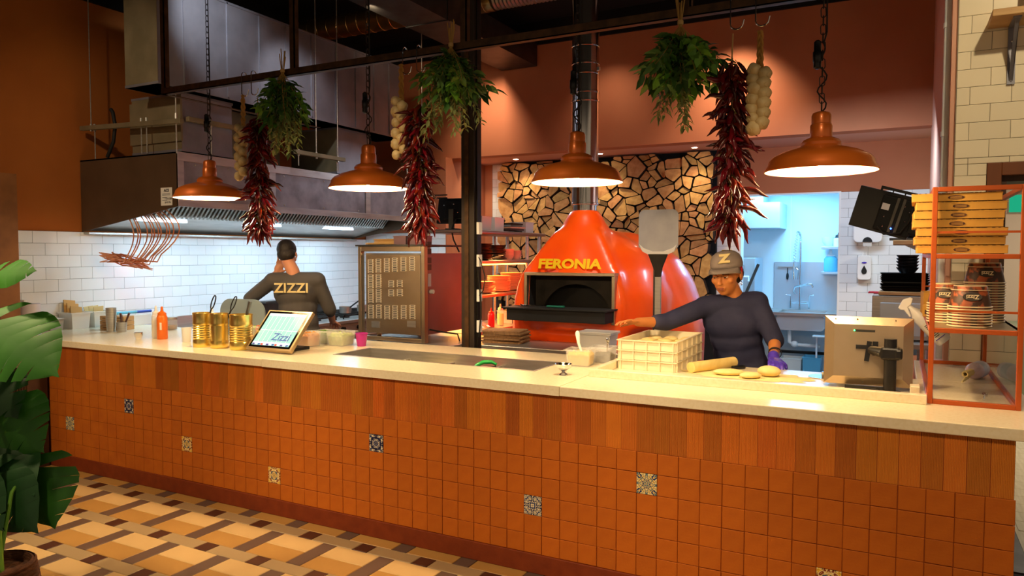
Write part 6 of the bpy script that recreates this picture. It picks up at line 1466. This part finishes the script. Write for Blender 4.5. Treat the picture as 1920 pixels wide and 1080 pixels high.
def cap_on(t, T):
    def P(mb): mb.v = [tuple(T @ Vector(v)) for v in mb.v]; return mb
    m = MB(); n = 28; prof = [(1.0, .040), (1.02, .06), (.97, .086), (.83, .110), (.58, .127), (.25, .135), (.002, .137)]; vs = []; fs = []
    for r, z in prof:
        for k in range(n): a = 2*PI*k/n; vs.append((.085*r*math.cos(a), .012+.103*r*math.sin(a), z+.016*math.sin(a)*-1*0))
    for i in range(len(prof)-1):
        for k in range(n): k2 = (k+1) % n; fs.append((i*n+k, i*n+k2, (i+1)*n+k2, (i+1)*n+k))
    c = P(m.add(vs, fs)).build('cap', 'cap_grey', t, True, w=True, ang=80)
    so = c.modifiers.new('solid', 'SOLIDIFY'); so.thickness = .003
    m = MB(); vs = []; fs = []; K = 14
    for i in range(K+1):
        a = -PI*.5+(i/K-.5)*PI*.86
        for (ra, dz) in ((1.0, 0), (1.28, -.010), (1.52, -.022)):
            q = ra*(1 if ra == 1 else (1-.18*abs(i/K-.5)*2)); vs.append((.084*math.cos(a)*min(q, 1.12), .012+.102*math.sin(a)*q*(1.0 if ra == 1 else 1.06), .046+dz-.018*(abs(i/K-.5)*2)**2*(ra-1)*2))
    for i in range(K):
        for j in range(2): s = i*3+j; fs.append((s, s+1, s+4, s+3))
    b = P(m.add(vs, fs)).build('cap_brim', 'cap_grey', t, True, w=True, ang=80); so = b.modifiers.new('solid', 'SOLIDIFY'); so.thickness = .004
    P(MB().lathe([(1, .016), (1.012, .02), (1.012, .045), (1, .05)], n=28, cap=False)).build  # sizing ring, not linked
    m = MB(); vs = []; fs = []
    for k in range(29):
        a = 2*PI*k/28; z0 = .022 if math.sin(a) < 0 else -.022
        vs += [(.0815*math.cos(a), .012+.0985*math.sin(a), z0), (.0835*math.cos(a), .012+.101*math.sin(a), .052)]
    for k in range(28): fs.append((2*k, 2*k+2, 2*k+3, 2*k+1))
    d = P(m.add(vs, fs)).build('bandana', 'bandana_red', t, True, w=True, ang=80); so = d.modifiers.new('solid', 'SOLIDIFY'); so.thickness = .002
    me = text_mesh('Z', .07, 'print_cream', .003, 1.15, .004, 'cap_logo'); lo = link('cap_logo', me, t); 
    lo.matrix_local = Matrix.Translation(-Vector(t.location)) @ T @ rotm(0, 0, .35, (.0, .0, 0)) @ rotm(PI/2-.62, 0, 0, (.0, -.083, .096))
cap_on(ch, T1)
def hpart(t, T, mb, nm, mt): mb.v = [tuple(T @ Vector(v)) for v in mb.v]; return mb.build(nm, mt, t, True, w=True)
hpart(ch, T1, MB().tube([(-.078+.008*math.cos(a)*0, -.002+.008*math.cos(a), -.052+.011*math.sin(a)) for a in [2*PI*i/12 for i in range(13)]], .0016, 6), 'earring', 'chrome') if False else None
hpart(ch, T1, MB().tube([(.080, .004+.008*math.cos(a), -.052+.011*math.sin(a)) for a in [2*PI*i/12 for i in range(13)]], .0016, 6), 'earring', 'chrome')
hpart(ch, T1, MB().ell((0, .05, .0), (.078, .062, .07), 18, 10), 'hair', 'hair_dark')
g = MB(); hand_shape(g, frame(J1['wrL'], (.25, -.9, -.20), (.2, -.2, 1)), .42, .0115, 1); capsule(g, J1['wrL'], tuple(Vector(J1['wrL'])+Vector((-.003, .012, .008))), .034, .035)
gl = g.build('glove', 'glove_purple', ch, True, w=True, ang=180); rem(gl, .005, 3)
F = frame(Vector(J1['wrL'])+Vector((0, .05, .022)), (0, .93, .3), (0, 0, 1)); m = MB().lathe([(.036, -.008), (.039, -.004), (.039, .004), (.036, .008)], n=22, cap=False, T=F @ rotm(0, PI/2, 0)); m.build('bracelet', 'rubber', ch, True, w=True)
ap = MB(); vs = []; fs = []
rt2 = Vector((.886, .464, 0)); f2 = Vector((.464, -.886, 0))
J2 = dict(head=(1.622, 1.375, 1.655), neck=(1.70, 1.36, 1.515), chest=(1.72, 1.37, 1.33), pelvis=(1.75, 1.40, .96), right=rt2, front=Vector((-.464, .886, 0)),
          shL=(1.545, 1.275, 1.435), elL=(1.31, 1.235, 1.275), wrL=(1.475, 1.39, 1.50), shR=(1.885, 1.455, 1.44), elR=(1.93, 1.56, 1.18), wrR=(1.80, 1.74, 1.06),
          hipL=(1.66, 1.37, .88), kneeL=(1.63, 1.38, .48), ankL=(1.64, 1.34, .09), hipR=(1.84, 1.46, .88), kneeR=(1.82, 1.48, .48), ankR=(1.83, 1.44, .09))
ck, T2, sh2 = person('person in grey t-shirt seen from behind, hand raised to face', (1.74, 1.40, 0), J2, (.30, .12, 3.72), 'skin_pink', 'shirt_grey', .5, .4, .45, .2,
                     ((.35, .25, .9), (-.6, .8, 0)), ((-.5, .8, -.3), (0, .3, 1)))
hpart(ck, T2, MB().ell((0, .020, .048), (.083, .098, .088), 24, 14).ell((0, .05, .0), (.078, .062, .065), 20, 12), 'hair', 'hair_dark')
me = text_mesh('ZIZZI', .115, 'print_cream', .004, 1.05, .002, 'shirt_print'); o = link('shirt_print', me, ck)
o.matrix_local = Matrix.Translation(Vector((1.72, 1.37, 1.375))+f2*.132-Vector(ck.location)) @ Matrix((rt2, Vector((0, 0, 1)), f2)).transposed().to_4x4()
# ------------------------------------------------------------- swiss cheese plant in a basket
pl = thing('monstera_plant', 'large swiss cheese plant in a brown basket pot, left edge', 'plant', (2.90, -1.68, 0))
MB().lathe([(.12, 0), (.15, .05), (.165, .18), (.155, .30), (.15, .325), (.14, .33), (.13, .30), (.001, .29)], n=36).build('basket', 'basket', pl, True)
for i in range(11): MB().lathe([(.0, 0)], n=3) if False else None
m = MB()
for i in range(16):
    z = .02+.0195*i; r = .124+.045*math.sin(min(1, z/.2)*PI/2)-.02*max(0, (z-.2)/.13)
    m.lathe([(r, 0), (r+.008, .006), (r+.008, .012), (r, .018)], c=(0, 0, z), n=36, cap=False)
m.build('wicker_bands', 'basket', pl, True)
MB().lathe([(.001, .285), (.135, .29)], n=24, cap=False).build('soil', 'card_dark', pl)
def leaf(base, tip, nrm, width, mt, splits=5, seed=0, droop=.15):
    base, tip = Vector(base), Vector(tip); L = (tip-base).length; T = frame(base, tip-base, nrm); rr = random.Random(seed); m = MB()
    N = splits+2; W = width/2
    def wid(t): return W*(math.sin(PI*min(1, (t*.9+.10)**.8))**.85)
    for s in (-1, 1):
        for i in range(N):
            a, b = i/N, (i+1)/N; fwd = .30-.12*i/N; gap = .0 if i < 1 else rr.choice([.03, .03, .10, .40])
            rows = []
            for k in range(6):
                u = k/5; row = []
                for tt in (a, (a+b)/2, b):
                    cut = gap*max(0, u-.25)/.75
                    t2 = a+(tt-a)*(1-cut*.9)+ (b-a)*cut*.25
                    w_ = wid(min(1, t2+fwd*.25*u))*u; x = (t2*.96-.05+fwd*u*(1-t2)*.8-(.16*u*(1-i/ N) if i == 0 else 0))*L
                    z = -droop*L*(t2**2)-.20*w_*u+.035*w_*math.sin((tt-a)/(b-a)*PI)
                    row.append((x, s*w_, z))
                rows.append(row)
            vs = [v for r_ in rows for v in r_]; fs = []
            for k in range(5):
                for j in range(2): q = k*3+j; fs.append((q, q+1, q+4, q+3) if s > 0 else (q, q+3, q+4, q+1))
            m.add(vs, fs, T)
    return m.build('leaf', mt, pl, True, w=True, ang=60), T, L
def stem(p): MB().tube([(2.90+R.uniform(-.03, .03), -1.68+R.uniform(-.03, .03), .29), tuple(Vector((2.86, -1.66, .5)).lerp(Vector(p), .45)), tuple(Vector(p))], [.011, .008, .005], 8).build('leaf_stem', 'leaf_bright', pl, True, w=True)
UPV = (.35, -.75, .55)
LV = [((2.40, -1.40, 1.57), (2.735, -1.36, 1.60), (.2, -.8, .6), .17, 'monstera', 3, .05), ((2.48, -1.47, 1.36), (2.985, -1.42, 1.11), (.3, -.7, .65), .40, 'monstera', 6, .10), ((2.52, -1.47, .99), (2.875, -1.44, .73), (.35, -.85, .35), .34, 'monstera', 5, .08),
      ((2.74, -1.41, .70), (2.965, -1.46, .385), (.45, -.85, .2), .33, 'monstera', 4, .06), ((2.50, -1.52, .80), (2.94, -1.53, .58), (.3, -.75, .6), .34, 'monstera_dark', 4, .10), ((2.62, -1.58, .68), (3.0, -1.56, .41), (.3, -.85, .4), .30, 'monstera_dark', 4, .12),
      ((2.62, -1.70, .70), (2.95, -1.66, .45), (.3, -.8, .5), .26, 'monstera_dark', 3, .1), ((2.45, -1.45, 1.12), (2.76, -1.50, .90), (.3, -.8, .5), .26, 'monstera_dark', 3, .1), ((2.5, -1.75, 1.05), (2.25, -1.9, 1.25), (.2, -.5, .8), .32, 'monstera', 5, .1), ((2.75, -2.0, .8), (2.7, -2.35, .75), (.1, -.2, 1), .32, 'monstera', 5, .12), ((2.4, -1.6, .8), (2.1, -1.6, .6), (-.2, -.4, .8), .34, 'monstera_dark', 5, .1)]
for i, (a, b, n_, w_, mt_, sp_, dr_) in enumerate(LV):
    leaf(a, b, n_, w_, mt_, sp_, i+3, dr_); stem(a)

# ------------------------------------------------------------- pieces that belong to a part hang under that part
def base(o): return o.name.split('.')[0]
def under(root_name, part, subs, pair=False):
    for r in [o for o in bpy.data.objects if o.parent is None and base(o) == root_name]:
        ch = sorted(r.children, key=lambda o: o.name); ps = [c for c in ch if base(c) == part]
        if not ps: continue
        for sn in subs:
            k = 0
            for c in [c for c in ch if base(c) == sn]:
                p = ps[k % len(ps)] if pair else ps[0]; k += 1
                ml = c.matrix_basis.copy(); c.parent = p; c.matrix_basis = p.matrix_basis.inverted() @ ml
under('pendant_lamp', 'flex', ['flex_connector']); under('pendant_lamp', 'bulb_holder', ['bulb'])
under('deck_oven', 'louvre_bank', ['louvre_slots'], True); under('deck_oven', 'side_panel', ['knob', 'warning_label', 'mesh_vent'])
under('pizza_box', 'logo_oval', ['logo_line']); under('pizza_box', 'lid', ['corrugated_edge'])
under('touchscreen', 'display', ['grid_lines', 'lettering', 'app_icon', 'tool_bar', 'status_bar'])
under('extraction_hood', 'service_sticker', ['print_line', 'lettering'])
under('person', 'shirt', ['shirt_print']); under('person', 'cap', ['cap_logo', 'cap_brim'])
under('till_screen', 'back_shell', ['screw', 'port_slot', 'status_led']); under('till_screen', 'pole', ['clamp'])
under('kitchen_screen', 'rear_housing', ['screw', 'status_led', 'rating_label']); under('order_screen', 'rear_housing', ['screw'])
under('paper_tub', 'badge', ['lettering']); under('bracket_shelf', 'bracket', ['screw']); under('support_strut', 'threaded_rod', ['nut'], True)
under('sanitiser_bottle', 'label', ['label_text', 'label_rule']); under('cook_book', 'cover', ['picture', 'print_line'])
under('cooking_range', 'burner_grate', ['burner'], True); under('table_knife', 'handle', ['rivet']); under('pizza_peel', 'blade', ['blade_lip'])
under('steel_column', 'cable_channel', ['switch_box']); under('tongs', 'arm', ['grip'], True); under('serving_tongs', 'arm', ['grip'], True)
